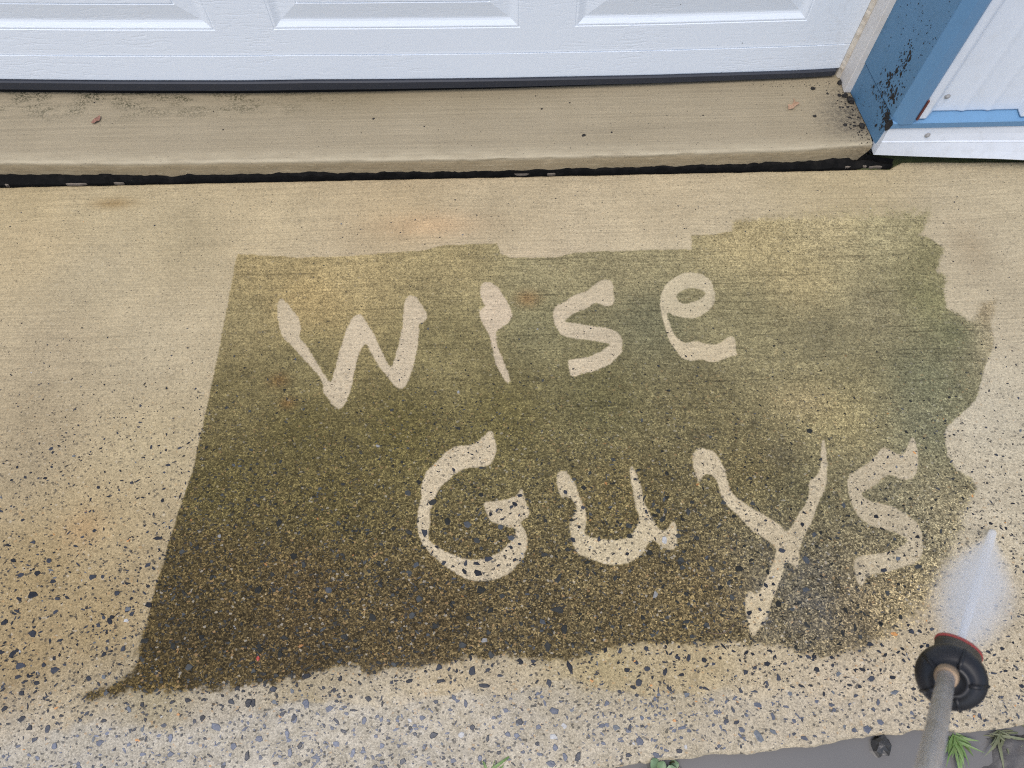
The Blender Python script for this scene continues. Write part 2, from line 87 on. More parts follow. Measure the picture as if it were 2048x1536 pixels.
STONES = [(-0.773,0.263,11.8,10.2,'d'),(-0.773,0.229,16.6,12.7,'d'),(-0.696,0.331,8.6,7.6,'d'),(-0.589,0.316,20.5,7.0,'d'),(-0.711,0.114,16.0,12.3,'d'),(-0.765,0.106,11.2,6.8,'d'),(-0.754,0.082,11.1,9.0,'d'),(-0.745,0.046,12.5,10.0,'d'),(-0.73,0.034,10.9,8.7,'d'),(-0.58,0.155,16.2,10.1,'d'),(-0.584,0.209,12.5,9.8,'d'),(-0.612,0.144,9.0,11.2,'d'),(-0.656,0.101,11.1,9.1,'d'),(-0.639,0.229,11.3,9.3,'d'),(-0.545,0.293,12.9,9.0,'d'),(-0.361,0.281,14.2,12.1,'d'),(-0.412,0.229,13.9,11.2,'d'),(-0.392,0.337,14.5,12.7,'d'),(-0.506,0.114,14.4,11.6,'d'),(-0.766,0.122,16.0,11.2,'d'),(-0.407,0.061,11.9,14.0,'d'),(-0.433,0.064,11.9,7.6,'d'),(-0.473,0.042,9.3,11.5,'d'),(-0.485,0.038,8.1,6.4,'d'),(-0.451,0.029,17.0,10.3,'d'),(-0.53,0.033,9.9,6.9,'d'),(-0.386,0.012,12.9,8.4,'d'),(-0.421,0.003,10.4,12.3,'d'),(-0.4,-0.011,8.5,17.1,'d'),(-0.513,-0.006,11.6,9.0,'d'),(-0.554,-0.005,10.4,5.6,'d'),(-0.621,0.041,10.6,6.4,'d'),(-0.336,0.038,9.3,13.7,'d'),(-0.32,0.059,10.0,13.3,'d'),(-0.372,0.081,13.2,9.4,'d'),(-0.499,0.067,11.9,7.6,'d'),(-0.523,0.065,9.4,5.9,'d'),(-0.729,0.157,5.2,9.5,'d'),(-0.713,0.158,12.3,5.7,'d'),(-0.343,0.267,7.4,13.4,'d'),(-0.393,0.253,9.4,8.0,'d'),(-0.818,0.284,11.5,7.7,'d'),(-0.793,0.314,10.3,6.4,'d'),(-0.76,0.283,10.2,7.6,'d'),(-0.731,0.201,11.2,7.2,'d'),(-0.703,0.032,8.7,11.6,'d'),(-0.719,0.017,11.1,7.5,'d'),(-0.687,0.008,9.8,12.0,'d'),(-0.775,0.061,12.5,7.8,'d'),(-0.73,0.122,7.7,9.3,'d'),(-0.592,0.38,7.0,8.0,'d'),(-0.07,0.1,12.5,18.2,'d'),(-0.121,0.107,12.6,9.9,'d'),(-0.119,0.087,19.3,6.3,'d'),(0.079,0.102,10.4,22.6,'d'),(0.047,0.081,9.9,14.1,'d'),(0.053,0.041,15.3,10.4,'d'),(-0.32,0.06,12.9,10.2,'d'),(-0.284,0.052,13.4,10.0,'d'),(-0.337,0.039,8.7,14.6,'d'),(-0.227,0.064,11.9,9.4,'d'),(-0.144,0.036,10.7,8.4,'d'),(-0.127,0.012,15.2,10.6,'d'),(-0.069,0.022,9.1,9.7,'d'),(-0.017,0.011,10.6,8.2,'d'),(0.052,-0.007,10.5,10.9,'d'),(0.085,-0.02,9.5,16.2,'d'),(0.045,-0.029,15.4,10.3,'d'),(0.066,-0.02,7.0,13.0,'d'),(-0.245,-0.009,7.0,13.2,'d'),(-0.172,-0.022,13.0,9.0,'d'),(-0.203,-0.001,8.6,9.6,'d'),(-0.385,0.012,12.7,9.3,'d'),(-0.337,-0.008,7.0,13.7,'d'),(-0.322,-0.023,9.0,6.9,'d'),(-0.08,0.054,7.2,13.8,'d'),(-0.097,0.063,9.3,7.3,'d'),(-0.052,0.079,19.2,6.8,'d'),(-0.226,0.182,15.1,11.5,'d'),(0.065,0.189,24.8,11.5,'d'),(0.046,0.133,14.8,15.6,'d'),(-0.041,0.123,10.0,15.0,'d'),(0.074,0.158,12.3,15.9,'d'),(-0.155,0.21,14.1,11.7,'d'),(-0.3,0.226,12.6,10.5,'g'),(-0.412,0.228,12.6,10.6,'d'),(-0.085,0.138,13.8,11.2,'d'),(-0.023,0.212,12.0,9.9,'d'),(-0.052,0.145,12.2,9.1,'w'),(-0.086,0.012,10.6,8.3,'w'),(0.067,0.021,10.7,8.8,'w'),(0.051,0.007,13.1,9.2,'w'),(-0.019,0.044,9.2,7.2,'d'),(-0.252,0.148,9.6,7.6,'d'),(-0.19,0.178,8.1,6.6,'d'),(-0.042,0.19,10.2,12.0,'d'),(-0.253,0.068,7.8,5.8,'d'),(-0.372,0.08,13.0,10.3,'d'),(-0.4,0.061,8.8,14.4,'d'),(-0.092,0.058,7.7,6.1,'d'),(-0.094,0.101,5.2,8.4,'d'),(-0.028,0.093,12.0,4.4,'d'),(-0.124,0.058,8.2,6.5,'d'),(-0.097,-0.022,10.0,7.6,'d'),(-0.357,-0.021,9.0,5.0,'d'),(-0.38,-0.013,6.5,9.1,'d'),(-0.261,0.02,11.7,5.1,'d'),(-0.231,0.034,7.2,10.8,'d'),(-0.183,0.021,11.7,4.6,'d'),(-0.166,0.088,12.5,5.8,'d'),(-0.271,0.093,6.8,10.8,'d'),(-0.047,0.006,5.6,11.5,'d'),(0.005,-0.013,8.5,5.0,'d'),(0.026,-0.002,7.5,5.8,'d'),(0.112,0.083,6.7,5.4,'o'),(-0.137,0.367,15.2,10.4,'d'),(-0.149,0.315,11.0,15.1,'d'),(-0.079,0.328,15.5,12.7,'g'),(-0.063,0.301,11.4,9.8,'d'),(-0.056,0.379,9.2,8.1,'d'),(-0.06,0.248,16.1,11.6,'d'),(-0.083,0.251,7.3,12.1,'d'),(-0.064,0.264,14.2,5.9,'d'),(-0.044,0.271,15.2,8.8,'d'),(-0.081,0.264,5.9,12.7,'d'),(0.01,0.376,10.7,6.3,'d'),(-0.112,0.334,10.5,13.3,'d'),(-0.179,0.384,11.7,10.3,'d'),(-0.161,0.403,10.8,9.5,'d'),(-0.007,0.304,14.4,10.0,'g'),(-0.174,0.316,14.0,7.6,'d'),(0.117,0.387,10.7,9.5,'d'),(0.094,0.332,10.5,6.6,'d'),(0.114,0.353,8.1,7.1,'d'),(0.188,0.303,9.9,8.5,'d'),(0.137,0.299,6.4,12.0,'d'),(0.181,0.274,7.9,6.7,'d'),(0.244,0.295,8.9,14.0,'w'),(0.267,0.302,10.4,9.0,'d'),(0.288,0.343,9.0,14.5,'d'),(0.218,0.275,12.8,10.9,'d'),(0.068,0.237,7.3,19.2,'d'),(0.22,0.208,8.2,14.1,'w'),(-0.057,0.221,17.4,12.8,'d'),(0.047,0.276,12.8,7.4,'d'),(0.085,0.283,9.9,8.4,'d'),(0.051,0.332,8.0,7.1,'d'),(-0.028,0.26,8.8,4.4,'d'),(-0.007,0.289,6.4,7.4,'d'),(-0.04,0.345,6.0,7.7,'d'),(-0.021,0.336,8.5,3.6,'d'),(0.268,0.25,11.2,9.5,'d'),(0.267,0.262,12.2,10.4,'d'),(-0.024,0.323,10.0,8.6,'g'),(0.086,0.38,8.1,6.9,'d'),(0.256,0.449,6.2,5.6,'d'),(-0.103,0.424,6.2,9.2,'d'),(0.222,0.385,5.1,4.5,'d'),(0.348,0.356,10.7,9.4,'d'),(0.473,0.317,7.5,9.9,'d'),(0.432,0.275,13.9,9.1,'d'),(0.316,0.247,7.9,11.3,'d'),(0.359,0.247,17.7,9.8,'d'),(0.365,0.177,11.0,8.5,'d'),(0.296,0.161,10.0,8.3,'d'),(0.324,0.217,10.7,9.0,'d'),(0.265,0.258,10.4,8.8,'d'),(0.588,0.203,7.7,10.2,'d'),(0.612,0.145,9.0,7.5,'d'),(0.567,0.157,8.6,9.8,'d'),(0.647,0.244,12.7,7.5,'d'),(0.289,0.344,5.6,11.5,'d'),(0.41,0.221,7.3,6.2,'d'),(0.489,0.299,10.5,9.2,'g'),(0.517,0.178,6.2,14.2,'d'),(0.469,0.258,10.3,15.0,'g'),(0.461,0.212,13.6,8.7,'g'),(0.49,0.28,7.4,6.5,'d'),(0.404,0.24,5.9,9.8,'d'),(0.516,0.481,11.1,11.6,'d'),(0.6,0.167,6.7,9.5,'d'),(0.526,0.152,5.7,14.0,'d'),(0.295,0.16,10.4,8.6,'d'),(0.382,0.102,11.1,9.0,'d'),(0.455,0.092,10.1,8.3,'d'),(0.567,0.079,12.5,6.9,'d'),(0.535,0.077,12.5,8.3,'d'),(0.353,0.001,10.7,20.2,'g'),(0.378,0.028,6.1,12.3,'d'),(0.356,0.063,12.9,4.0,'d'),(0.395,0.082,8.2,11.9,'d'),(0.515,0.008,13.5,13.5,'d'),(0.535,0.017,12.7,8.8,'d'),(0.495,0.007,9.8,7.0,'d'),(0.419,-0.002,14.0,6.4,'d'),(0.567,0.058,15.2,7.3,'g'),(0.538,0.045,6.6,11.7,'d'),(0.567,0.157,8.9,7.4,'d'),(0.613,0.144,8.8,7.4,'d'),(0.224,0.093,7.2,13.2,'d'),(0.197,0.098,10.2,7.8,'d'),(0.346,0.09,8.7,9.2,'d'),(0.159,-0.02,11.1,7.1,'d'),(0.132,0.051,10.5,7.9,'d'),(0.144,0.017,12.2,9.5,'g'),(0.375,0.007,14.5,7.3,'g'),(0.231,0.025,6.1,4.8,'o'),(0.244,-0.011,5.1,7.2,'w'),(0.136,0.127,5.9,10.7,'d'),(0.158,0.125,5.9,10.7,'d'),(0.198,0.128,8.3,10.3,'d'),(0.486,0.085,11.1,7.8,'g'),(0.515,0.067,8.1,5.9,'d'),(0.507,0.054,9.5,5.4,'d'),(0.571,0.041,7.1,5.7,'d'),(0.552,0.034,5.7,4.5,'d'),(0.575,0.01,6.1,4.8,'d'),(0.358,0.044,12.8,8.0,'d'),(0.32,0.038,5.2,12.3,'d'),(0.288,0.018,6.1,4.8,'d'),(0.183,0.03,5.7,7.8,'d'),(0.178,0.061,7.6,5.8,'d'),(0.505,0.144,5.9,11.0,'d'),(0.531,0.138,7.3,8.1,'d'),(0.332,0.121,8.8,4.2,'d'),(0.299,0.103,6.8,5.5,'d'),(0.34,0.108,4.4,6.0,'d'),(0.481,0.012,7.0,5.6,'g'),(0.253,0.06,10.5,8.3,'g'),(0.149,0.161,7.4,6.1,'d'),(0.198,0.174,9.0,7.4,'d'),(0.236,0.173,7.5,6.2,'d'),(0.271,0.144,8.4,6.8,'d')]
def srgb(c):
    c = np.asarray(c, float) / 255.0
    return np.where(c <= 0.04045, c / 12.92, ((c + 0.055) / 1.055) ** 2.4)

def alb(c):
    return np.clip(srgb(c) / np.array(K), 0.004, 0.85)

# ------------------------------------------------------------------ helpers
def mesh(name, verts, faces, mat=None, parent=None, smooth=False, loc=None):
    me = bpy.data.meshes.new(name)
    if loc is not None:
        verts = [(v[0] - loc[0], v[1] - loc[1], v[2] - loc[2]) for v in verts]
    me.from_pydata([tuple(map(float, v)) for v in verts], [], [tuple(map(int, f)) for f in faces])
    me.update()
    if mat:
        me.materials.append(mat)
    if smooth:
        me.polygons.foreach_set('use_smooth', [True] * len(me.polygons))
    o = bpy.data.objects.new(name, me)
    COL.objects.link(o)
    if parent is not None:
        o.parent = parent
    elif loc is not None:
        o.location = loc
    return o

def empty(name, loc=(0, 0, 0)):
    o = bpy.data.objects.new(name, None)
    COL.objects.link(o)
    o.location = loc
    o.empty_display_size = 0.05
    return o

def tag(o, label=None, cat=None, group=None, kind=None):
    if label: o['label'] = label
    if cat: o['category'] = cat
    if group: o['group'] = group
    if kind: o['kind'] = kind
    return o

class MB:
    def __init__(s): s.v, s.f = [], []
    def add(s, v, f):
        b = len(s.v); s.v += [tuple(p) for p in v]; s.f += [tuple(i + b for i in q) for q in f]
    def prism(s, poly, z0, z1):
        n = len(poly)
        v = [(x, y, z0) for x, y in poly] + [(x, y, z1) for x, y in poly]
        f = [(i, (i + 1) % n, n + (i + 1) % n, n + i) for i in range(n)]
        f += [tuple(range(n - 1, -1, -1)), tuple(range(n, 2 * n))]
        s.add(v, f)
    def box(s, a, b):
        s.prism([(a[0], a[1]), (b[0], a[1]), (b[0], b[1]), (a[0], b[1])], a[2], b[2])
    def sweep(s, prof, xs, fn=lambda x, y, z: (x, y, z), close=False):
        n = len(prof)
        v = [fn(x, y, z) for x in xs for (y, z) in prof]
        f = []
        for i in range(len(xs) - 1):
            for j in range(n if close else n - 1):
                k = (j + 1) % n
                f.append((i * n + j, (i + 1) * n + j, (i + 1) * n + k, i * n + k))
        if close:
            f.append(tuple(range(n))); f.append(tuple((len(xs) - 1) * n + j for j in range(n - 1, -1, -1)))
        s.add(v, f)
    def lathe(s, o, axis, prof, n=32, sx=1.0, sy=1.0, ref=None, caps=True):
        a = Vector(axis).normalized()
        r = Vector(ref) if ref is not None else Vector((0, 0, 1))
        u = (r - a * r.dot(a)).normalized(); w = a.cross(u)
        v, f = [], []
        for t, rad in prof:
            for k in range(n):
                an = 2 * math.pi * k / n
                v.append(Vector(o) + a * t + u * (rad * sx * math.cos(an)) + w * (rad * sy * math.sin(an)))
        for i in range(len(prof) - 1):
            for k in range(n):
                k2 = (k + 1) % n
                f.append((i * n + k, i * n + k2, (i + 1) * n + k2, (i + 1) * n + k))
        if caps:
            f.append(tuple(range(n - 1, -1, -1))); m = (len(prof) - 1) * n
            f.append(tuple(m + k for k in range(n)))
        s.add(v, f)
    def build(s, name, mat, parent=None, smooth=False, loc=None):
        return mesh(name, s.v, s.f, mat, parent, smooth, loc)

class NT:
    """small node-graph helper"""
    def __init__(s, name):
        s.m = bpy.data.materials.new(name); s.m.use_nodes = True
        s.t = s.m.node_tree; s.t.nodes.clear()
        s.out = s.t.nodes.new('ShaderNodeOutputMaterial')
    def n(s, typ, props=None, **ins):
        nd = s.t.nodes.new('ShaderNode' + typ)
        for k, v in (props or {}).items(): setattr(nd, k, v)
        for k, v in ins.items(): s.set(nd, k, v)
        return nd
    def set(s, nd, k, v):
        key = int(k[1:]) if k[0] == '_' and k[1:].isdigit() else k.replace('_', ' ')
        i = nd.inputs[key]
        if isinstance(v, bpy.types.NodeSocket): s.t.links.new(v, i)
        elif isinstance(v, bpy.types.Node): s.t.links.new(v.outputs[0], i)
        else:
            if i.type == 'RGBA' and len(v) == 3: v = (*v, 1)
            i.default_value = v
    def math(s, op, a, b=0.0, c=0.0, clamp=False):
        return s.n('Math', dict(operation=op, use_clamp=clamp), _0=a, _1=b, _2=c).outputs[0]
    def mix(s, f, a, b, blend='MIX'):
        nd = s.t.nodes.new('ShaderNodeMix'); nd.data_type = 'RGBA'; nd.blend_type = blend
        for idx, v in ((0, f), (6, a), (7, b)):
            if isinstance(v, bpy.types.NodeSocket): s.t.links.new(v, nd.inputs[idx])
            elif idx == 0: nd.inputs[0].default_value = v
            else: nd.inputs[idx].default_value = (*v[:3], 1)
        return nd.outputs[2]
    def lerp(s, f, a, b):
        return s.n('MapRange', dict(clamp=True), _0=f, _1=0.0, _2=1.0, _3=a, _4=b).outputs[0]
    def rng(s, f, a, b, c=0.0, d=1.0, smooth=False):
        return s.n('MapRange', dict(clamp=True, interpolation_type='SMOOTHSTEP' if smooth else 'LINEAR'), _0=f, _1=a, _2=b, _3=c, _4=d).outputs[0]
    def ramp(s, f, stops, mode='LINEAR'):
        nd = s.t.nodes.new('ShaderNodeValToRGB'); nd.color_ramp.interpolation = mode
        el = nd.color_ramp.elements
        while len(el) < len(stops): el.new(0.5)
        for e, (p, c) in zip(el, stops):
            e.position = p; e.color = (*c, 1) if not isinstance(c, (int, float)) else (c, c, c, 1)
        s.t.links.new(f, nd.inputs[0])
        return nd.outputs[0]
    def pos(s, scale=(1, 1, 1)):
        g = s.t.nodes.new('ShaderNodeNewGeometry')
        if scale == (1, 1, 1): return g.outputs['Position']
        return s.n('VectorMath', dict(operation='MULTIPLY'), _0=g.outputs['Position'], _1=scale).outputs[0]
    def noise(s, vec, scale, detail=3.0, rough=0.55):
        return s.n('TexNoise', None, Vector=vec, Scale=scale, Detail=detail, Roughness=rough).outputs[0]
    def vor(s, vec, scale, feature='F1'):
        return s.n('TexVoronoi', dict(feature=feature), Vector=vec, Scale=scale)
    def attr(s, name):
        return s.n('Attribute', dict(attribute_name=name))
    def bsdf(s, color, rough=0.6, bump=None, bstr=0.3, bdist=0.002, **kw):
        b = s.n('BsdfPrincipled', None)
        s.set(b, 'Base Color', color); s.set(b, 'Roughness', rough)
        for k, v in kw.items(): s.set(b, k, v)
        if bump is not None:
            bp = s.n('Bump', None, Height=bump, Strength=bstr, Distance=bdist)
            s.t.links.new(bp.outputs[0], b.inputs['Normal'])
        s.t.links.new(b.outputs[0], s.out.inputs[0])
        return s.m

# ------------------------------------------------------------------ materials
def concrete_material():
    m = NT('weathered_concrete')
    P = m.pos()
    clean, grime = m.attr('clean_tone').outputs[0], m.attr('grime_tone').outputs[0]
    sdf, ero, wet = m.attr('stain_edge').outputs[2], m.attr('wear').outputs[2], m.attr('wet').outputs[2]
    v1 = m.vor(P, 500.0)
    sep = m.n('SeparateColor', None, Color=v1.outputs['Color'])
    r, g, b = sep.outputs[0], sep.outputs[1], sep.outputs[2]
    v3 = m.vor(m.pos((1, 1.2, 1)), 250.0)
    r3 = m.n('SeparateColor', None, Color=v3.outputs['Color']).outputs[0]
    v2 = m.vor(m.pos((1, 1.25, 1)), 270.0)
    sep2 = m.n('SeparateColor', None, Color=v2.outputs['Color'])
    mott = m.noise(P, 9.0, 6.0, 0.62)
    mid = m.noise(P, 55.0, 4.0, 0.6)
    fine = m.noise(P, 700.0, 2.0, 0.6)
    warp = m.n('VectorMath', dict(operation='ADD'), _0=m.pos((3.2, 300.0, 1)), _1=m.n('VectorMath', dict(operation='SCALE'), _0=m.n('TexNoise', None, Vector=P, Scale=2.2, Detail=1.0).outputs[1], Scale=9.0).outputs[0]).outputs[0]
    streak = m.noise(warp, 1.0, 4.0, 0.65)
    warp2 = m.n('VectorMath', dict(operation='ADD'), _0=m.pos((1.1, 150.0, 1)), _1=m.n('VectorMath', dict(operation='SCALE'), _0=m.n('TexNoise', None, Vector=P, Scale=1.6, Detail=1.0).outputs[1], Scale=6.0).outputs[0]).outputs[0]
    line = m.rng(m.noise(warp2, 1.0, 3.0, 0.6), 0.33, 0.39, 1.0, 0.0, True)
    smooth_zone = m.math('SUBTRACT', 1.0, ero)
    # clean surface
    amp = m.lerp(ero, 0.34, 0.6)
    f1 = m.math('MULTIPLY_ADD', m.math('SUBTRACT', r, 0.5), amp, 1.0)
    f2 = m.math('MULTIPLY_ADD', m.math('SUBTRACT', streak, 0.5), m.lerp(ero, 0.7, 0.12), 1.0)
    f3 = m.math('MULTIPLY_ADD', m.math('SUBTRACT', mott, 0.5), 0.5, 1.0)
    f4 = m.math('MULTIPLY_ADD', m.math('SUBTRACT', mid, 0.5), m.lerp(ero, 0.16, 0.42), 1.0)
    fc = m.math('MULTIPLY', m.math('MULTIPLY', f1, f2), m.math('MULTIPLY', f3, f4))
    cc = m.mix(1.0, clean, m.n('CombineColor', None, Red=fc, Green=fc, Blue=fc).outputs[0], 'MULTIPLY')
    # grimy surface: grains of sand standing out of dark slime
    gr = m.ramp(r, [(0.0, 0.42), (0.4, 0.66), (0.72, 1.1), (0.88, 1.5), (1.0, 2.0)])
    gs = m.lerp(ero, 0.20, 1.35)
    gr = m.math('MULTIPLY_ADD', m.math('SUBTRACT', gr, 0.95), gs, 1.0)
    g2 = m.math('MULTIPLY_ADD', m.math('SUBTRACT', fine, 0.5), 1.1, 1.0)
    g3 = m.math('MULTIPLY_ADD', m.math('SUBTRACT', mid, 0.5), 0.85, 1.0)
    g4 = m.math('MULTIPLY_ADD', m.math('SUBTRACT', mott, 0.5), 0.75, 1.0)
    g5 = m.math('MULTIPLY_ADD', m.math('SUBTRACT', streak, 0.5), m.lerp(ero, 1.0, 0.15), 1.0)
    fg = m.math('MULTIPLY', m.math('MULTIPLY', m.math('MULTIPLY', gr, g2), g3), m.math('MULTIPLY', g4, g5))
    fg = m.math('MULTIPLY', fg, m.math('MULTIPLY_ADD', m.math('MULTIPLY', line, smooth_zone), -0.30, 1.0))
    spk = m.math('MULTIPLY', m.rng(g, 0.62, 0.72), m.lerp(ero, 0.42, 0.2))
    fg = m.math('MULTIPLY', fg, m.math('SUBTRACT', 1.12, spk))
    fg = m.math('MULTIPLY', fg, m.math('MULTIPLY_ADD', m.math('SUBTRACT', r3, 0.5), m.lerp(ero, 0.4, 0.9), 1.0))
    gold = m.math('MULTIPLY', m.rng(r, 0.72, 0.9), m.lerp(ero, 0.0, 0.22))
    grime = m.mix(gold, grime, m.mix(1.0, grime, (1.12, 1.0, 0.72), 'MULTIPLY'))
    gc = m.mix(1.0, grime, m.n('CombineColor', None, Red=fg, Green=fg, Blue=fg).outputs[0], 'MULTIPLY')
    # ragged border of the washed areas
    j = m.math('MULTIPLY_ADD', m.math('SUBTRACT', m.noise(P, 260.0, 2.0), 0.5), 2.6, sdf)
    j = m.math('MULTIPLY_ADD', m.math('SUBTRACT', r, 0.5), 0.8, j)
    j = m.math('MULTIPLY_ADD', m.math('SUBTRACT', m.noise(P, 60.0, 2.0), 0.5), 2.2, j)
    mask = m.rng(j, -0.8, 0.8, 0.0, 1.0, True)
    col = m.mix(mask, cc, gc)
    # leftover film of dirt in the worn clean strips
    left = m.math('MULTIPLY', m.rng(m.noise(P, 38.0, 5.0, 0.7), 0.5, 0.72), m.math('MULTIPLY', ero, 0.55))
    left = m.math('MULTIPLY', left, m.rng(fine, 0.35, 0.65))
    col = m.mix(m.math('MULTIPLY', left, m.math('SUBTRACT', 1.0, m.math('MULTIPLY', wet, 0.7))), col, tuple(alb((112, 92, 58))))
    # coloured grit
    on = m.lerp(ero, 0.25, 1.0)
    col = m.mix(m.math('MULTIPLY', m.rng(sep2.outputs[0], 0.982, 0.99), m.math('MULTIPLY', on, 0.5)), col, (0.38, 0.24, 0.11))
    col = m.mix(m.math('MULTIPLY', m.rng(sep2.outputs[1], 0.985, 0.99), m.math('MULTIPLY', on, 0.4)), col, (0.5, 0.46, 0.38))
    col = m.mix(m.math('MULTIPLY', m.rng(sep2.outputs[2], 0.95, 0.96), m.math('MULTIPLY', on, 0.75)), col, (0.03, 0.032, 0.034))
    # pin holes and small dark grains of the broomed part
    pv = m.vor(m.pos((1.0, 1.9, 1)), 115.0)
    psep = m.n('SeparateColor', None, Color=pv.outputs['Color'])
    pit = m.math('MULTIPLY', m.rng(pv.outputs['Distance'], 0.10, 0.2, 1.0, 0.0), m.rng(psep.outputs[0], 0.70, 0.72))
    col = m.mix(m.math('MULTIPLY', pit, 0.72), col, (0.045, 0.04, 0.03))
    h = m.math('ADD', m.math('MULTIPLY', r, m.lerp(ero, 0.25, 1.0)), m.math('MULTIPLY', streak, m.lerp(ero, 0.9, 0.2)))
    h = m.math('ADD', h, m.math('MULTIPLY', fine, 0.4))
    h = m.math('MULTIPLY_ADD', pit, -1.2, h)
    wetn = m.math('MULTIPLY', wet, m.rng(m.noise(P, 30.0, 4.0, 0.65), 0.36, 0.6))
    rough = m.lerp(wetn, 0.78, 0.2)
    return m.bsdf(col, rough, h, m.lerp(wetn, 0.5, 0.25), 0.0012, Specular_IOR_Level=m.lerp(wetn, 0.15, 0.6))

def sill_material():
    m = NT('threshold_concrete')
    P = m.pos()
    st = m.noise(m.pos((4.0, 330.0, 330.0)), 1.0, 4.0, 0.65)
    mot = m.noise(P, 7.0, 5.0, 0.6)
    fine = m.noise(P, 600.0, 2.0, 0.6)
    base = m.mix(mot, tuple(alb((150, 139, 119))), tuple(alb((170, 159, 140))))
    f = m.math('MULTIPLY', m.math('MULTIPLY_ADD', m.math('SUBTRACT', st, 0.5), 0.8, 1.0), m.math('MULTIPLY_ADD', m.math('SUBTRACT', fine, 0.5), 1.1, 1.0))
    col = m.mix(1.0, base, m.n('CombineColor', None, Red=f, Green=f, Blue=f).outputs[0], 'MULTIPLY')
    sx = m.n('SeparateXYZ', None, Vector=P)
    X, Y, Z = sx.outputs
    # algae specks along the seal on the left
    al = m.math('MULTIPLY', m.rng(Y, 1.170, 1.225), m.rng(m.math('ABSOLUTE', m.math('ADD', X, 0.78)), 0.55, 0.2))
    spk = m.rng(m.noise(P, 230.0, 4.0, 0.7), 0.46, 0.56)
    cl = m.rng(m.noise(m.pos((1, 2.2, 1)), 14.0, 4.0, 0.6), 0.44, 0.58)
    col = m.mix(m.math('MULTIPLY', al, m.math('MULTIPLY', spk, cl)), col, (0.03, 0.032, 0.012))
    # brown film near the seal in the middle
    fil = m.math('MULTIPLY', m.rng(Y, 1.15, 1.24), m.rng(m.math('ABSOLUTE', m.math('ADD', X, 0.3)), 0.55, 0.0))
    col = m.mix(m.math('MULTIPLY', fil, 0.3), col, tuple(alb((128, 112, 76))))
    # black soil ground into the corner by the post
    d = m.n('VectorMath', dict(operation='DISTANCE'), _0=P, _1=(0.735, 1.15, 0.047)).outputs['Value']
    soil = m.math('MULTIPLY', m.rng(d, 0.12, 0.03), m.rng(m.noise(m.pos((1, 1.6, 1)), 160.0, 4.0, 0.75), 0.42, 0.66))
    col = m.mix(soil, col, (0.018, 0.015, 0.013))
    col = m.mix(m.math('MULTIPLY', m.rng(d, 0.11, 0.02), 0.35), col, (0.06, 0.055, 0.05))
    ed = m.attr('edge_light').outputs[2]  # pale highlight painted along the rounded front edge
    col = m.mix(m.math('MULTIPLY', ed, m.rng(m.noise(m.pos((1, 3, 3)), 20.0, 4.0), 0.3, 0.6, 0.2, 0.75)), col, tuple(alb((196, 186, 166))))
    col = m.mix(m.rng(Z, 0.042, 0.038), col, m.mix(1.0, col, (1.35, 1.32, 1.28), 'MULTIPLY'))  # riser lightened in colour to offset the shade on it
    # brown splash line and flaking on the riser
    ris = m.math('MULTIPLY', m.rng(Z, 0.041, 0.035), m.rng(m.noise(m.pos((1, 1, 2.5)), 60.0, 5.0, 0.7), 0.3, 0.62))
    col = m.mix(m.math('MULTIPLY', ris, 0.3), col, tuple(alb((122, 104, 76))))
    fl = m.math('MULTIPLY', m.rng(Z, 0.042, 0.038), m.rng(m.noise(m.pos((1, 1, 4.0)), 42.0, 5.0, 0.65), 0.62, 0.65))
    col = m.mix(m.math('MULTIPLY', fl, 0.8), col, tuple(alb((205, 192, 168))))
    pv = m.vor(m.pos((0.8, 1.6, 1.6)), 105.0)
    ps = m.n('SeparateColor', None, Color=pv.outputs['Color']).outputs[0]
    pit = m.math('MULTIPLY', m.rng(pv.outputs['Distance'], 0.07, 0.16, 1.0, 0.0), m.rng(ps, 0.45, 0.47))
    col = m.mix(m.math('MULTIPLY', pit, 0.7), col, (0.04, 0.035, 0.028))
    h = m.math('ADD', m.math('MULTIPLY', st, 0.7), m.math('ADD', m.math('MULTIPLY', fine, 0.4), m.math('MULTIPLY', fl, 1.2)))
    return m.bsdf(col, 0.72, h, 0.45, 0.0012)

def door_material():
    m = NT('embossed_white_steel')
    P = m.pos()
    wv = m.n('VectorMath', dict(operation='ADD'), _0=m.pos((7.0, 1.0, 210.0)), _1=m.n('VectorMath', dict(operation='SCALE'), _0=m.n('TexNoise', None, Vector=P, Scale=9.0, Detail=2.0).outputs[1], Scale=7.0).outputs[0]).outputs[0]
    grain = m.noise(wv, 1.0, 3.0, 0.55)
    gl = m.rng(grain, 0.52, 0.66, 0.0, 1.0)
    gl = m.math('MULTIPLY', gl, m.rng(m.noise(P, 6.0, 2.0), 0.38, 0.6))
    col = m.mix(m.noise(P, 4.0, 3.0), (0.70, 0.765, 0.85), (0.74, 0.805, 0.88))
    pv = m.vor(P, 42.0)
    ps = m.n('SeparateColor', None, Color=pv.outputs['Color'])
    sx = m.n('SeparateXYZ', None, Vector=P)
    thr = m.rng(sx.outputs[0], 0.2, 0.66, 0.9, 0.45)
    rad = m.math('MULTIPLY_ADD', ps.outputs[1], 0.05, 0.02)
    dot = m.math('MULTIPLY', m.math('LESS_THAN', pv.outputs['Distance'], rad), m.math('GREATER_THAN', ps.outputs[0], thr))
    col = m.mix(m.math('MULTIPLY', dot, 0.8), col, (0.05, 0.06, 0.06))
    haze = m.math('MULTIPLY', m.rng(sx.outputs[0], 0.45, 0.69), m.rng(m.noise(P, 70.0, 4.0, 0.7), 0.5, 0.75))
    col = m.mix(m.math('MULTIPLY', haze, 0.3), col, (0.45, 0.43, 0.40))
    return m.bsdf(col, 0.42, m.math('MULTIPLY', gl, -1.0), 0.27, 0.0010)

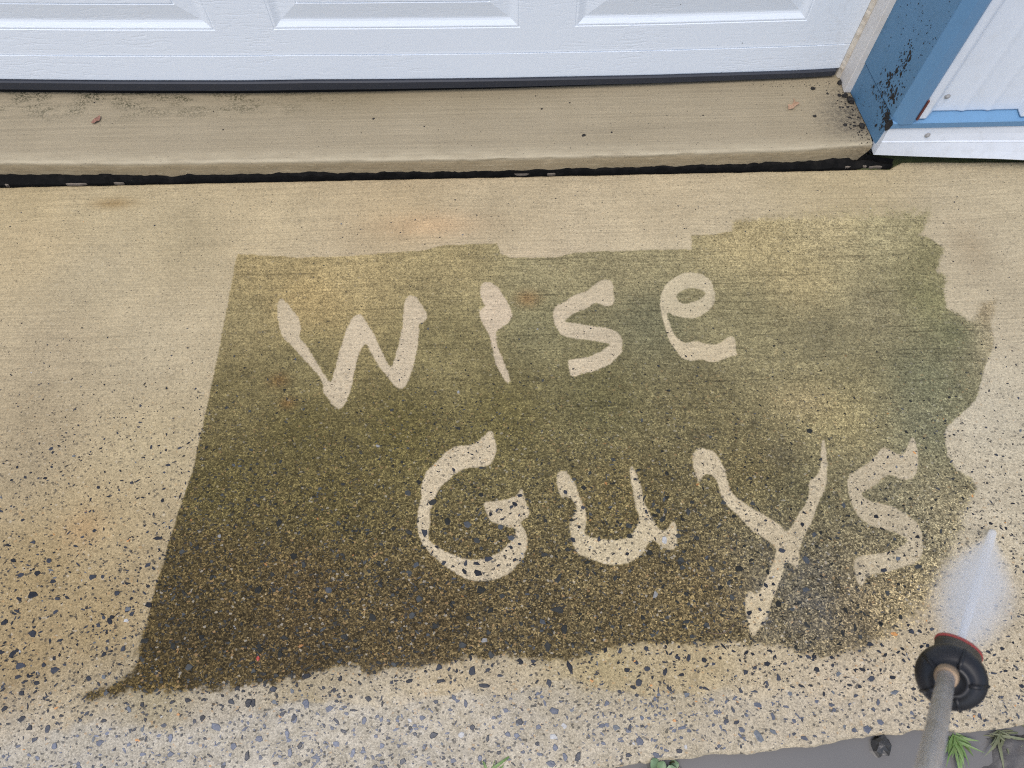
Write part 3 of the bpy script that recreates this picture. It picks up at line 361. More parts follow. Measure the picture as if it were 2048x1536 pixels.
def paint(name, c1, c2, rough=0.45, scale=8.0, dirt=0.0, dcol=(0.3, 0.26, 0.2), bump=0.05, vec=(1, 1, 1)):
    m = NT(name)
    P = m.pos(vec)
    col = m.mix(m.noise(P, scale, 4.0, 0.6), c1, c2)
    if dirt:
        d = m.math('MULTIPLY', m.rng(m.noise(m.pos(), 34.0, 5.0, 0.72), 0.5, 0.72), dirt)
        col = m.mix(d, col, dcol)
    return m.bsdf(col, rough, m.noise(m.pos(), 240.0, 3.0), bump, 0.001)

def stone_material(joined):
    m = NT('slate_chips' if joined else 'slate_stone')
    P = m.pos()
    info = m.n('ObjectInfo', None)
    # tone attribute for the joined chips, object colour for single stones
    col = m.attr('stone_tone').outputs[0] if joined else info.outputs['Color']
    f = m.math('MULTIPLY_ADD', m.math('SUBTRACT', m.noise(P, 260.0, 4.0, 0.65), 0.5), 1.1, 1.0)
    col = m.mix(1.0, col, m.n('CombineColor', None, Red=f, Green=f, Blue=f).outputs[0], 'MULTIPLY')
    return m.bsdf(col, m.rng(m.noise(P, 90.0, 2.0), 0.3, 0.7, 0.22, 0.5), m.noise(P, 400.0, 3.0), 0.25, 0.0008, Specular_IOR_Level=m.rng(m.n('SeparateXYZ', None, Vector=P).outputs[1], 0.12, 0.04, 0.12, 0.5))

M_CONC = concrete_material()
M_SILL = sill_material()
M_DOOR = door_material()
M_STONE, M_CHIPS = stone_material(False), stone_material(True)
M_NAVY = paint('dark_rubber_face', (0.016, 0.020, 0.030), (0.024, 0.029, 0.042), 0.55, 12.0, 0.2, (0.05, 0.05, 0.055))
M_RUBBER = paint('black_rubber', (0.004, 0.004, 0.006), (0.007, 0.008, 0.010), 0.7, 20.0)
M_RUBBER.node_tree.nodes['Principled BSDF'].inputs['Specular IOR Level'].default_value = 0.2
M_FOAM = paint('tarred_fibre_strip', (0.003, 0.003, 0.003), (0.010, 0.010, 0.010), 0.95, 90.0, 0.2, (0.05, 0.045, 0.04), 0.9)
M_FOAM.node_tree.nodes['Principled BSDF'].inputs['Specular IOR Level'].default_value = 0.1
M_JAMB = paint('aged_white_paint', (0.62, 0.60, 0.57), (0.70, 0.68, 0.66), 0.5, 9.0, 0.3, (0.42, 0.36, 0.28), 0.1)
M_STRIP = paint('yellowed_white_strip', (0.58, 0.52, 0.42), (0.66, 0.61, 0.53), 0.6, 30.0, 0.6, (0.28, 0.2, 0.12), 0.3)
M_BLUE = paint('blue_painted_metal', (0.082, 0.198, 0.335), (0.096, 0.216, 0.36), 0.5, 6.0, 0.18, (0.05, 0.09, 0.12), 0.06)
M_BLUE2 = paint('bright_blue_painted_metal', (0.105, 0.235, 0.40), (0.12, 0.255, 0.43), 0.45, 6.0, 0.12, (0.08, 0.12, 0.16), 0.05)
M_WHITE = paint('white_siding_paint', (0.68, 0.745, 0.84), (0.72, 0.785, 0.87), 0.38, 5.0, 0.16, (0.45, 0.44, 0.42), 0.05)
M_WHITE2 = paint('white_flashing_paint', (0.60, 0.65, 0.72), (0.67, 0.715, 0.78), 0.4, 12.0, 0.3, (0.4, 0.4, 0.38), 0.08)
M_RUST = paint('red_brown_closure_strip', (0.10, 0.025, 0.02), (0.16, 0.05, 0.04), 0.8, 90.0)
M_SCREW = paint('galvanised_screw', (0.22, 0.22, 0.22), (0.4, 0.4, 0.4), 0.4, 90.0)
M_SOIL = paint('wet_dark_soil', (0.045, 0.042, 0.042), (0.11, 0.105, 0.10), 0.55, 45.0, 0.6, (0.02, 0.018, 0.016), 0.9)
M_GROUND = paint('wet_asphalt', (0.04, 0.04, 0.042), (0.075, 0.073, 0.07), 0.6, 60.0, 0.4, (0.02, 0.02, 0.02), 0.6)
M_MOSS = paint('damp_moss', (0.014, 0.02, 0.006), (0.06, 0.075, 0.02), 0.9, 70.0, 0.7, (0.035, 0.026, 0.016), 0.9)
M_CRUMB = paint('black_mud', (0.006, 0.006, 0.006), (0.016, 0.014, 0.013), 0.8, 150.0, bump=0.8)
M_LEAF = paint('dead_brown_leaf', (0.16, 0.07, 0.05), (0.30, 0.16, 0.11), 0.7, 160.0, 0.5, (0.06, 0.02, 0.02), 0.5)
M_LEAF2 = paint('pale_dead_leaf', (0.30, 0.18, 0.11), (0.40, 0.27, 0.18), 0.7, 160.0, 0.4, (0.14, 0.08, 0.05), 0.5)
M_GRASS = paint('fresh_grass', (0.06, 0.12, 0.025), (0.17, 0.27, 0.08), 0.5, 90.0, 0.4, (0.12, 0.09, 0.04))
M_GRASS2 = paint('olive_grass', (0.06, 0.08, 0.035), (0.19, 0.20, 0.11), 0.6, 90.0, 0.5, (0.10, 0.08, 0.05))
M_WEED = paint('grey_green_weed', (0.10, 0.17, 0.08), (0.19, 0.27, 0.15), 0.5, 80.0)
M_TWIG = paint('wet_twig', (0.09, 0.055, 0.035), (0.2, 0.14, 0.1), 0.7, 200.0)
M_RED = paint('red_paint_chip', (0.30, 0.03, 0.02), (0.36, 0.05, 0.03), 0.4, 90.0)
M_ROCK = paint('black_glassy_rock', (0.008, 0.008, 0.008), (0.06, 0.058, 0.055), 0.3, 60.0, bump=0.5)
M_NOZZLE = paint('black_moulded_plastic', (0.006, 0.006, 0.007), (0.012, 0.012, 0.014), 0.42, 60.0, 0.3, (0.04, 0.035, 0.03), 0.15)
M_REDRING = paint('red_nozzle_rim', (0.30, 0.03, 0.025), (0.42, 0.06, 0.05), 0.45, 120.0, 0.35, (0.08, 0.02, 0.02))
M_BRASS = paint('rusty_brass', (0.26, 0.16, 0.08), (0.36, 0.27, 0.18), 0.5, 120.0)

def tube_material():
    m = NT('dull_steel_tube')
    f = m.noise(m.pos((1, 1, 0.3)), 60.0, 5.0, 0.65)
    col = m.mix(m.rng(f, 0.35, 0.65), (0.44, 0.42, 0.40), (0.60, 0.60, 0.62))
    col = m.mix(m.rng(m.noise(m.pos(), 32.0, 4.0, 0.7), 0.6, 0.72), col, (0.09, 0.06, 0.045))
    return m.bsdf(col, 0.33, f, 0.1, 0.0005, Metallic=0.35)
M_TUBE = tube_material()

def puddle_material():
    m = NT('muddy_water')
    P = m.pos()
    col = m.mix(m.noise(P, 5.0, 3.0), tuple(alb((112, 112, 116))), tuple(alb((126, 124, 126))))
    return m.bsdf(col, 0.12, m.noise(P, 25.0, 2.0), 0.04, 0.001)
M_PUDDLE = puddle_material()

# ------------------------------------------------------------------ ground far and near
tag(mesh('ground', [(-120, -120, -0.09), (120, -120, -0.09), (120, 120, -0.09), (-120, 120, -0.09)], [(0, 1, 2, 3)], M_GROUND), kind='structure')

# ------------------------------------------------------------------ concrete pavement
def chaikin(p, n=2):
    p = np.asarray(p, float)
    for _ in range(n):
        q = np.roll(p, -1, 0)
        p = np.stack([0.75 * p + 0.25 * q, 0.25 * p + 0.75 * q], 1).reshape(-1, 2)
    return p

def sdist(P, poly):
    """signed distance, positive inside; only exact near the polygon's box"""
    out = np.full(len(P), -0.2)
    lo, hi = poly.min(0) - 0.05, poly.max(0) + 0.05
    idx = np.nonzero(((P >= lo) & (P <= hi)).all(1))[0]
    for s0 in range(0, len(idx), 20000):
        ii = idx[s0:s0 + 20000]; q = P[ii]
        a = poly; b = np.roll(poly, -1, 0); ab = b - a
        d2 = np.full(len(q), 1e9); ins = np.zeros(len(q), bool)
        for k in range(len(a)):
            ap = q - a[k]
            t = np.clip((ap @ ab[k]) / max(ab[k] @ ab[k], 1e-12), 0, 1)
            d = ap - t[:, None] * ab[k]
            d2 = np.minimum(d2, (d * d).sum(1))
            c = (a[k, 1] > q[:, 1]) != (b[k, 1] > q[:, 1])
            if c.any():
                xx = a[k, 0] + (q[:, 1] - a[k, 1]) * ab[k, 0] / (ab[k, 1] if abs(ab[k, 1]) > 1e-12 else 1e-12)
                ins ^= c & (q[:, 0] < xx)
        out[ii] = np.where(ins, 1, -1) * np.sqrt(d2)
    return out

def front_edge(x):
    base = np.interp(x, [-3, -0.3, -0.05, 0.116, 0.19, 0.337, 0.441, 0.524, 0.598, 0.672, 0.746, 1.0, 3.0],
                     [-0.14, -0.07, -0.047, -0.036, -0.031, -0.020, -0.012, -0.001, 0.004, 0.003, 0.008, 0.03, 0.12])
    n = np.array([mnoise.fractal((float(v) * 16, 3.1, 0.0), 0.9, 2.0, 4) for v in np.atleast_1d(x)])
    return base + 0.006 * n

def back_edge(x):
    n = np.array([mnoise.fractal((float(v) * 20, 9.1, 0.0), 0.9, 2.0, 3) for v in np.atleast_1d(x)])
    b = np.interp(x, [-3, 0.785, 0.797, 0.815, 0.95, 1.2, 3], [1.0555, 1.054, 1.062, 1.071, 1.068, 1.062, 1.06])
    return b + 0.0012 * n

xs = np.concatenate([np.linspace(-3, -1.3, 18), np.arange(-1.27, 1.2701, 0.0026), np.linspace(1.3, 3, 18)])
ts = np.linspace(0, 1, 430)
fe, be = front_edge(xs), back_edge(xs)
YY = fe[:, None] + (be - fe)[:, None] * ts[None, :]
XX = np.repeat(xs[:, None], len(ts), 1)
PT = np.stack([XX.ravel(), YY.ravel()], 1)
ZZ = np.zeros(len(PT))
# rounded lips on both long edges
edge = np.minimum(PT[:, 1] - np.repeat(fe, len(ts)), np.repeat(be, len(ts)) - PT[:, 1])
ZZ -= 0.005 * np.clip(1 - edge / 0.006, 0, 1) ** 2

polys = {k: chaikin(v, 1) for k, v in LETTERS.items()}
ehole = chaikin(LETTER_E_HOLE, 1)
dl = {k: sdist(PT, p) for k, p in polys.items()}
dl['e'] = np.minimum(dl['e'], -sdist(PT, ehole))
dirt = sdist(PT, np.array(STAIN))
inside_far = dirt <= -0.19
let = np.max(np.stack(list(dl.values())), 0)
edge_sd = np.minimum(dirt, -let)
softness = np.full(len(PT), 0.0022)
def soft_at(cx, cy, rx, ry, w):
    k = np.exp(-(((PT[:, 0] - cx) / rx) ** 2 + ((PT[:, 1] - cy) / ry) ** 2))
    global softness
    softness = softness + k * w
soft_at(0.70, 0.965, 0.19, 0.04, 0.045)
soft_at(0.62, 0.21, 0.12, 0.09, 0.020)
soft_at(0.73, 0.30, 0.05, 0.07, 0.010)
soft_at(0.87, 0.77, 0.05, 0.09, 0.010)
ragged = np.array([mnoise.fractal((x * 55, y * 55, 4.0), 0.8, 2, 4) for x, y in PT[(np.abs(dirt) < 0.03)]])
jit = np.zeros(len(PT)); jit[np.abs(dirt) < 0.03] = ragged
dirt = dirt + jit * (0.0012 + 0.006 * np.clip((0.2 - PT[:, 1]) / 0.1, 0, 1))
softness += 0.004 * np.clip((0.2 - PT[:, 1]) / 0.1, 0, 1)
nd = np.clip(np.minimum(dirt / softness, -let / 0.0021), -30, 30)

def field(tones, sat, gain, power=3.0):
    t = np.array(tones, float)
    mu = t[:, 2:].mean(1, keepdims=True)
    t[:, 2:] = np.clip((mu + sat * (t[:, 2:] - mu)) * gain, 0, 255)
    c = np.array([alb(q) for q in t[:, 2:]])
    acc = np.zeros((len(PT), 3)); ws = np.zeros(len(PT))
    for (x, y), k in zip(t[:, :2], c):
        w = 1.0 / ((PT[:, 0] - x) ** 2 + (PT[:, 1] - y) ** 2 + 0.042 ** 2) ** (power / 2)
        acc += w[:, None] * k; ws += w
    return acc / ws[:, None]
clean_tone, grime_tone = field(CLEAN_TONES, 0.71, 1.0), np.array((0.97, 0.99, 0.96)) * field(GRIME_TONES, 0.84, 1.08)
def blot(tone, cx, cy, rx, ry, col, k):
    w = k * np.exp(-(((PT[:, 0] - cx) / rx) ** 2 + ((PT[:, 1] - cy) / ry) ** 2))
    return tone * (1 - w[:, None]) + alb(col) * w[:, None]
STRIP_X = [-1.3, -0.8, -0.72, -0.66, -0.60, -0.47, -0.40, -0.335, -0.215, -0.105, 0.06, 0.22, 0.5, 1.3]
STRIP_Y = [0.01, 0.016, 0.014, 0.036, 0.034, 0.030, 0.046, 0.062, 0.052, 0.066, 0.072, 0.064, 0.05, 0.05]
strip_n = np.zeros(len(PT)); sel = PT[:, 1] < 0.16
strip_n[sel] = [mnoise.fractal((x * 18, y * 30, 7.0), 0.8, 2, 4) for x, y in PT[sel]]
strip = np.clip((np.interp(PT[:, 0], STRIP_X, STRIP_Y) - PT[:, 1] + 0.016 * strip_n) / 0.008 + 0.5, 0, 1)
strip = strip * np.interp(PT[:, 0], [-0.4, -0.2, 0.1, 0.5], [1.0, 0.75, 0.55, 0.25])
clean_tone = clean_tone * (1 - strip[:, None]) + alb((178, 171, 160)) * strip[:, None]  # grey sky sheen of the wet front strip, painted into the tone
# rust, leaf and oil stains of their own, plus a painted shadow smudge
grime_tone = blot(grime_tone, 0.515, 0.535, 0.055, 0.035, (172, 157, 122), 0.7)
clean_tone = blot(clean_tone, -0.715, 0.335, 0.035, 0.030, (172, 134, 92), 0.4)
clean_tone = blot(clean_tone, -0.155, 0.935, 0.10, 0.03, (205, 168, 132), 0.4)
clean_tone = blot(clean_tone, -0.80, 1.005, 0.045, 0.014, (150, 126, 88), 0.75)
clean_tone = blot(clean_tone, 0.895, 0.86, 0.04, 0.06, (160, 144, 120), 0.45)  # soft shadow smudge painted into the slab tone
for cx, cy, rr_, c_, k_ in ((0.033, 0.760, 0.022, (140, 104, 66), 0.6), (0.355, 0.412, 0.011, (62, 60, 52), 0.75), (0.42, 0.50, 0.008, (62, 58, 46), 0.75), (0.495, 0.655, 0.008, (75, 70, 60), 0.6), (-0.42, 0.60, 0.018, (120, 88, 50), 0.6), (-0.40, 0.555, 0.014, (118, 86, 50), 0.6), (0.46, 0.44, 0.03, (96, 90, 76), 0.4), (0.33, 0.47, 0.02, (92, 86, 70), 0.4)):
    grime_tone = blot(grime_tone, cx, cy, rr_, rr_ * 0.8, c_, k_)
wear = np.clip((0.74 - PT[:, 1]) / 0.54, 0, 1); wear = wear * wear * (3 - 2 * wear)
wear *= 1 - 0.45 * np.exp(-(((PT[:, 0] - 0.62) / 0.16) ** 2 + ((PT[:, 1] - 0.42) / 0.14) ** 2))
wet = np.clip((0.10 - PT[:, 1] - 0.03 * np.sin(PT[:, 0] * 9)) / 0.06, 0, 1) * 0.9
wet = np.maximum(wet, np.exp(-(((PT[:, 0] - 0.43) / 0.10) ** 2 + ((PT[:, 1] - 0.20) / 0.09) ** 2)) * 1.0)
wet = np.clip(wet, 0, 1)

nx, ny = len(xs), len(ts)
ii, jj = np.meshgrid(np.arange(nx - 1), np.arange(ny - 1), indexing='ij')
a0 = (ii * ny + jj).ravel()
QUADS = np.stack([a0, a0 + ny, a0 + ny + 1, a0 + 1], 1)
V3 = np.column_stack([PT, ZZ])
def fmean(a): return a[QUADS].mean(1)
region = np.zeros(len(QUADS), int)
region[fmean(dirt) > 0] = 1
KEYS = list(dl)
for n_, k in enumerate(KEYS):
    region[fmean(dl[k]) > 0] = 2 + n_

def patch(name, q, parent=None):
    used, inv = np.unique(q, return_inverse=True)
    v = V3[used]; f = inv.reshape(q.shape)
    me = bpy.data.meshes.new(name)
    me.vertices.add(len(v)); me.vertices.foreach_set('co', v.astype(np.float32).ravel())
    me.loops.add(f.size); me.loops.foreach_set('vertex_index', f.astype(np.int32).ravel())
    me.polygons.add(len(f))
    me.polygons.foreach_set('loop_start', np.arange(0, f.size, 4, dtype=np.int32))
    me.update(calc_edges=True); me.validate()
    me.polygons.foreach_set('use_smooth', [True] * len(me.polygons))
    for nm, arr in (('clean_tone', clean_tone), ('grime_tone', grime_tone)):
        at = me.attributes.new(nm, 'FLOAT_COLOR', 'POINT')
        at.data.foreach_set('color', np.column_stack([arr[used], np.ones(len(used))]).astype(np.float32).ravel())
    for nm, arr in (('stain_edge', nd), ('wear', wear), ('wet', wet)):
        at = me.attributes.new(nm, 'FLOAT', 'POINT')
        at.data.foreach_set('value', arr[used].astype(np.float32))
    me.materials.append(M_CONC)
    o = bpy.data.objects.new(name, me); COL.objects.link(o)
    if parent: o.parent = parent
    return o

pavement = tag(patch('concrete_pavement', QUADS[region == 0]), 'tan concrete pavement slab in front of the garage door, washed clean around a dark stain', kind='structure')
stain = patch('algae_stain', QUADS[region == 1], pavement)
stain['label'] = 'unwashed dark olive and brown algae patch on the pavement'
names = dict(w='W of the upper word', i='I of the upper word', s='S of the upper word', e='e of the upper word',
             g='G of the lower word', u='u of the lower word', y='y of the lower word', s2='S of the lower word')
for n_, k in enumerate(KEYS):
    o = patch('washed_letter', QUADS[region == 2 + n_], pavement)
    o['label'] = 'pale washed letter ' + names[k]
# the slab's sides
sv, sf = [], []
for e_, flip in ((fe, 0), (be, 1)):
    b = len(sv)
    for x, y in zip(xs, e_):
        sv += [(x, y, -0.005), (x, y + (0.004 if not flip else 0), -0.085)]
    for i in range(nx - 1):
        q = (b + 2 * i, b + 2 * i + 1, b + 2 * i + 3, b + 2 * i + 2)
        sf.append(q if not flip else q[::-1])
M_SIDE = paint('slab_edge_concrete', (0.10, 0.085, 0.06), (0.2, 0.17, 0.12), 0.8, 40.0, 0.5, (0.04, 0.04, 0.03), 0.8)
mesh('slab_side', sv, sf, M_SIDE, pavement)

# ------------------------------------------------------------------ stones in the slab
def chip_shape(n, seed):
    r = random.Random(seed)
    an = sorted((2 * math.pi * (k + r.uniform(-0.38, 0.38)) / n) for k in range(n))
    rad = [r.uniform(0.62, 1.12) for _ in range(n)]
    out = [(math.cos(a) * q * 0.5, math.sin(a) * q * 0.5) for a, q in zip(an, rad)]
    mx = max(abs(p[0]) for p in out); my = max(abs(p[1]) for p in out)
    return [(p[0] * 0.5 / mx, p[1] * 0.5 / my) for p in out]
SHAPES = [chip_shape(random.choice((5, 6, 7, 7, 8)), k) for k in range(26)]
def chip_mesh(sh, ztop):
    n = len(sh)
    v = [(x, y, -0.0015) for x, y in sh] + [(x * 0.97, y * 0.97, ztop * 0.55) for x, y in sh] + [(x * 0.78, y * 0.78, ztop) for x, y in sh]
    f = []
    for L in (0, n):
        f += [(L + i, L + (i + 1) % n, L + n + (i + 1) % n, L + n + i) for i in range(n)]
    f.append(tuple(range(2 * n, 3 * n)))
    return v, f
CHIPS = []
for k, sh in enumerate(SHAPES):
    v, f = chip_mesh(sh, 0.0006 + 0.0009 * ((k * 7) % 10) / 10)
    me = bpy.data.meshes.new('stone'); me.from_pydata(v, [], f); me.update(); me.materials.append(M_STONE)
    CHIPS.append(me)
dpoly, lpolys = np.array(STAIN), list(polys.values())
def stained(P):
    P = np.asarray(P, float)
    d = sdist(P, dpoly)
    L = np.max(np.stack([sdist(P, p) for p in lpolys]), 0)
    L = np.maximum(L * 1, -1)
    hole = sdist(P, ehole) > 0
    return (d > 0.001) & ((L < 0.001) | hole)
def stone_tone(kind, dirty, x, y, r):
    if kind == 'w': c = np.array((0.38, 0.38, 0.37)) * (0.6 if dirty else 1.0)
    elif kind == 'o': c = np.array((0.48, 0.24, 0.09)) * (0.6 if dirty else 1.0)
    elif kind == 'g': c = np.array((0.10, 0.112, 0.125)) * (0.6 if dirty else 1.1)
    else:
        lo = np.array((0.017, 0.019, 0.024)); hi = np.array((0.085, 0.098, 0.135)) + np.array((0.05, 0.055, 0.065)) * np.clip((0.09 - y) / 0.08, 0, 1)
        wet_sheen = float(np.clip((np.interp(x, STRIP_X, STRIP_Y) - y) / 0.012 + 0.5, 0, 1)) * float(np.interp(x, [-0.3, 0.3, 0.6], [1.0, 0.7, 0.5]))
        if r.random() < 0.25: wet_sheen *= 0.15
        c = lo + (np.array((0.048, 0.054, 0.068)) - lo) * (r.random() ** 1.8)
        c = c + (np.array((0.15, 0.168, 0.215)) * r.uniform(0.7, 1.15) - c) * wet_sheen * 0.8  # sky reflection on wet stones, painted as a lighter blue-grey
        if dirty: c = np.array((0.019, 0.020, 0.018)) + np.array((0.040, 0.044, 0.046)) * r.random() ** 2.2
    return tuple(c)
rr = random.Random(11)
cand = [(x, y, a * 0.001, b * 0.001, k, rr.uniform(-0.5, 0.5)) for x, y, a, b, k in STONES]
big = np.array([(c[0], c[1], max(c[2], c[3])) for c in cand])
tries = 0
extra = []
while len(extra) < 19000 and tries < 320000:
    tries += 1
    x = rr.uniform(-1.25, 1.25); y = rr.uniform(-0.12, 1.02)
    w = max(0.0, min(1.0, (0.74 - y) / 0.62))
    if x > 0.35: w *= 0.75
    dens = 0.06 + 0.95 * w ** 1.1
    dens *= 0.55 + 0.9 * max(0.0, mnoise.noise((x * 5, y * 7, 2.0)) + 0.5)
    if rr.random() > dens: continue
    if y < float(front_edge(np.array([x]))[0]) + 0.006: continue
    s = math.exp(rr.gauss(math.log(0.0018 + 0.0018 * w), 0.55))
    if rr.random() < 0.10 * w: s = math.exp(rr.gauss(math.log(0.0068), 0.32))
    s = min(s, 0.0045 + 0.0105 * w)
    if s > 0.004 and len(big) and (np.hypot(big[:, 0] - x, big[:, 1] - y) < big[:, 2] * 0.6 + s * 0.7).any(): continue
    el = rr.uniform(0.32, 0.85)
    if rr.random() < 0.35: el *= 0.6
    k = 'd'
    q = rr.random()
    if q > 0.993: k = 'w'
    elif q > 0.985: k = 'o'
    elif q > 0.94: k = 'g'
    extra.append((x, y, s, s * el, k, rr.gauss(0, 0.7)))
allc = cand + extra
allc.sort(key=lambda c: -(c[2] * c[3]) / (1.25 ** 2 + c[1] ** 2))
# stones in view get objects of their own
vis = lambda c: -0.78 - 0.27 * max(c[1], 0) < c[0] < 0.78 + 0.27 * max(c[1], 0) and c[1] > -0.06
one = [c for c in allc if vis(c)][:300]
ids = set(map(id, one))
rest = [c for c in allc if id(c) not in ids]
dn = stained([(c[0], c[1]) for c in one])
for c, d in zip(one, dn):
    o = bpy.data.objects.new('stone', rr.choice(CHIPS)); COL.objects.link(o)
    o.parent = pavement
    o.location = (c[0], c[1], 0.0); o.rotation_euler = (0, 0, c[5]); o.scale = (c[2], c[3], 1)
    o.color = (*stone_tone(c[4], d, c[0], c[1], rr), 1)
dn = stained([(c[0], c[1]) for c in rest])
sv, sf, scol = [], [], []
for c, d in zip(rest, dn):
    me_i = rr.randrange(len(SHAPES)); v, f = chip_mesh(SHAPES[me_i], 0.0003 + 0.0006 * rr.random())
    ca, sa = math.cos(c[5]), math.sin(c[5]); b = len(sv)
    sv += [(c[0] + ca * p[0] * c[2] - sa * p[1] * c[3], c[1] + sa * p[0] * c[2] + ca * p[1] * c[3], p[2]) for p in v]
    sf += [tuple(i + b for i in q) for q in f]
    scol += [(*stone_tone(c[4], d, c[0], c[1], rr), 1.0)] * len(v)
agg = mesh('aggregate', sv, sf, M_CHIPS, pavement)
at = agg.data.attributes.new('stone_tone', 'FLOAT_COLOR', 'POINT')
at.data.foreach_set('color', np.array(scol, np.float32).ravel())
agg['kind'] = 'stuff'

# ------------------------------------------------------------------ joint between slab and threshold
def sill_front(x):
    return float(np.interp(x, [-1.02, -.77, -.515, -.265, -.015, .286, .587, .727], [1.076, 1.067, 1.065, 1.062, 1.060, 1.062, 1.067, 1.076]))
jb = MB()
jx = np.arange(-3, 0.7925, 0.006)
rows = []
for x in jx:
    n1 = mnoise.fractal((x * 45, 0.3, 0), 0.8, 2, 4); n2 = mnoise.fractal((x * 30, 5.3, 0), 0.8, 2, 4)
    z0 = -0.006 + 0.003 * n2
    yb = sill_front(min(x, 0.727)) + 0.001 - 0.012 * max(0, (x - 0.735) / 0.05) + 0.0006 * n1
    rows.append([(x, 1.0575, -0.03), (x, 1.0585 + 0.001 * n1, z0 - 0.005), (x, 1.0595 + 0.001 * n2, z0 + 0.003), (x, max(yb - 0.005, 1.060), z0 + 0.012 + 0.003 * n2), (x, yb, z0 + 0.0150 + 0.004 * n1 - 0.013 * min(1, max(0, (x - 0.70) / 0.03))), (x, yb + 0.006, z0 + 0.016), (x, yb + 0.004, -0.03)])
v = [p for r_ in rows for p in r_]; n = 7
f = [(i * n + j, (i + 1) * n + j, (i + 1) * n + j + 1, i * n + j + 1) for i in range(len(rows) - 1) for j in range(n - 1)]
f.append(tuple((len(rows) - 1) * n + j for j in range(n)))
tag(mesh('joint_filler', v, f, M_FOAM), 'black ragged joint strip between pavement slab and concrete threshold', 'joint strip')
# pale flakes of mortar lying on it
fl = MB()
for (x, y, a, b_) in ((-0.885, 1.0585, .05, .004), (-0.80, 1.0585, .02, .003), (0.03, 1.060, .03, .003), (0.09, 1.059, .02, .003), (0.70, 1.0605, .014, .003), (0.757, 1.0595, .03, .004), (0.735, 1.061, .008, .006), (-1.03, 1.06, .008, .006), (0.31, 1.062, .012, .003)):
    pts = [(x + a * .5 * math.cos(t) * rr.uniform(.7, 1.1), y + b_ * .6 * math.sin(t) * rr.uniform(.3, 1.2)) for t in np.linspace(0, 6.28, 15)[:-1]]
    fl.prism(pts, -0.006, -0.0005)
tag(fl.build('mortar_flakes', paint('mortar', (0.13, 0.11, 0.085), (0.2, 0.17, 0.14), 0.8, 80.0)), 'pale mortar flakes caught in the black joint', 'mortar flakes', kind='stuff')

# ------------------------------------------------------------------ concrete threshold under the door
SZ = 0.047
sx_ = np.concatenate([np.arange(-3, -1.2, 0.1), np.arange(-1.2, 0.7349, 0.006), [0.735]])
prof = [(0.010, -0.085), (0.010, -0.002), (0.0092, 0.010), (0.0092, 0.020), (0.0088, 0.032), (0.0072, 0.0400), (0.0042, 0.0438), (0.0008, 0.0460), (-0.006, 0.0467), (-0.014, SZ)]
sv, sf = [], []
NP = len(prof) + 5
for x in sx_:
    yf = sill_front(x)
    for k, (dy, z) in enumerate(prof):
        n1 = mnoise.fractal((x * 22, z * 90, 1.7), 0.8, 2, 5)
        chip = max(0.0, mnoise.fractal((x * 14, z * 40, 8.2), 0.9, 2, 4) - 0.35) * 0.006 if 2 <= k <= 6 else 0
        xx = x
        if x > 0.70: xx = x - 0.014 * (x - 0.70) / 0.035 * max(0, (0.03 - z) / 0.03 if z > 0 else 1)
        sv.append((xx, yf - 0.004 + dy + 0.0009 * n1 + chip, z + (0.0007 * n1 if k > 3 else 0)))
    y_in = yf + 0.012
    for t in np.linspace(0.1, 1, 5):
        sv.append((x, y_in + t * (1.33 - y_in), SZ))
for i, x in enumerate(sx_):
    yf = sill_front(x)
    offs = [0.0055, 0.0055, 0.0050, 0.0042, 0.0034, 0.0030, 0.0036, 0.0052, 0.0078, 0.0120]
    for k in range(len(prof)):
        q = sv[i * NP + k]
        n1 = mnoise.fractal((x * 22, prof[k][1] * 90, 1.7), 0.8, 2, 5)
        chip = max(0.0, mnoise.fractal((x * 14, prof[k][1] * 40, 8.2), 0.9, 2, 4) - 0.35) * 0.006 if 2 <= k <= 6 else 0
        sv[i * NP + k] = (q[0], yf - 0.004 + offs[k] + 0.0009 * n1 + chip, q[2])
for i in range(len(sx_) - 1):
    for j in range(NP - 1):
        sf.append((i * NP + j, (i + 1) * NP + j, (i + 1) * NP + j + 1, i * NP + j + 1))
e0 = (len(sx_) - 1) * NP
sv.append((0.735, 1.33, -0.085))
sf.append(tuple([e0 + j for j in range(NP)] + [len(sv) - 1])[::1])
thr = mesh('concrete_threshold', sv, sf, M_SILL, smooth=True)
wa = thr.data.attributes.new('edge_light', 'FLOAT', 'POINT')  # strength of the painted edge highlight
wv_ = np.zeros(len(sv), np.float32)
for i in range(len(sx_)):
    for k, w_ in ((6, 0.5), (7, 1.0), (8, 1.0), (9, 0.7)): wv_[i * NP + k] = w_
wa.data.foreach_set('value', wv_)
tag(thr, 'raised tan concrete threshold step running below the white garage door', 'threshold')

# ------------------------------------------------------------------ garage door
def bow(x):
    return float(np.interp(x, [-3, -1.35, -1.068, -.802, -.538, -.275, -.012, .303, .621, .697], [1.276, 1.274, 1.263, 1.252, 1.244, 1.242, 1.243, 1.248, 1.258, 1.263]))
def droop(x):
    return -0.0165 * max(0.0, x + 0.4)
def dpt(x, dy, z):
    return (x, bow(x) + dy, z + droop(x))
door = tag(empty('garage_door', (-0.9, 1.25, SZ)), 'white raised panel garage door with fine wood grain above the threshold', 'garage door')
OR = (-0.9, 1.25, SZ)
X0, X1, ZB, ZT = -2.75, 0.696, 0.086, 0.545
PANELS = [(-2.16, -1.70), (-1.59, -1.13), (-1.02, -0.553), (-0.441, 0.030), (0.135, 0.586)]
PZ0, PZ1 = 0.208, 0.47
sec = MB()
xg = sorted(set([round(v_, 4) for v_ in np.arange(X0, X1, 0.05)] + [X1] + [v_ for p in PANELS for v_ in p]))
GZ = 0.148
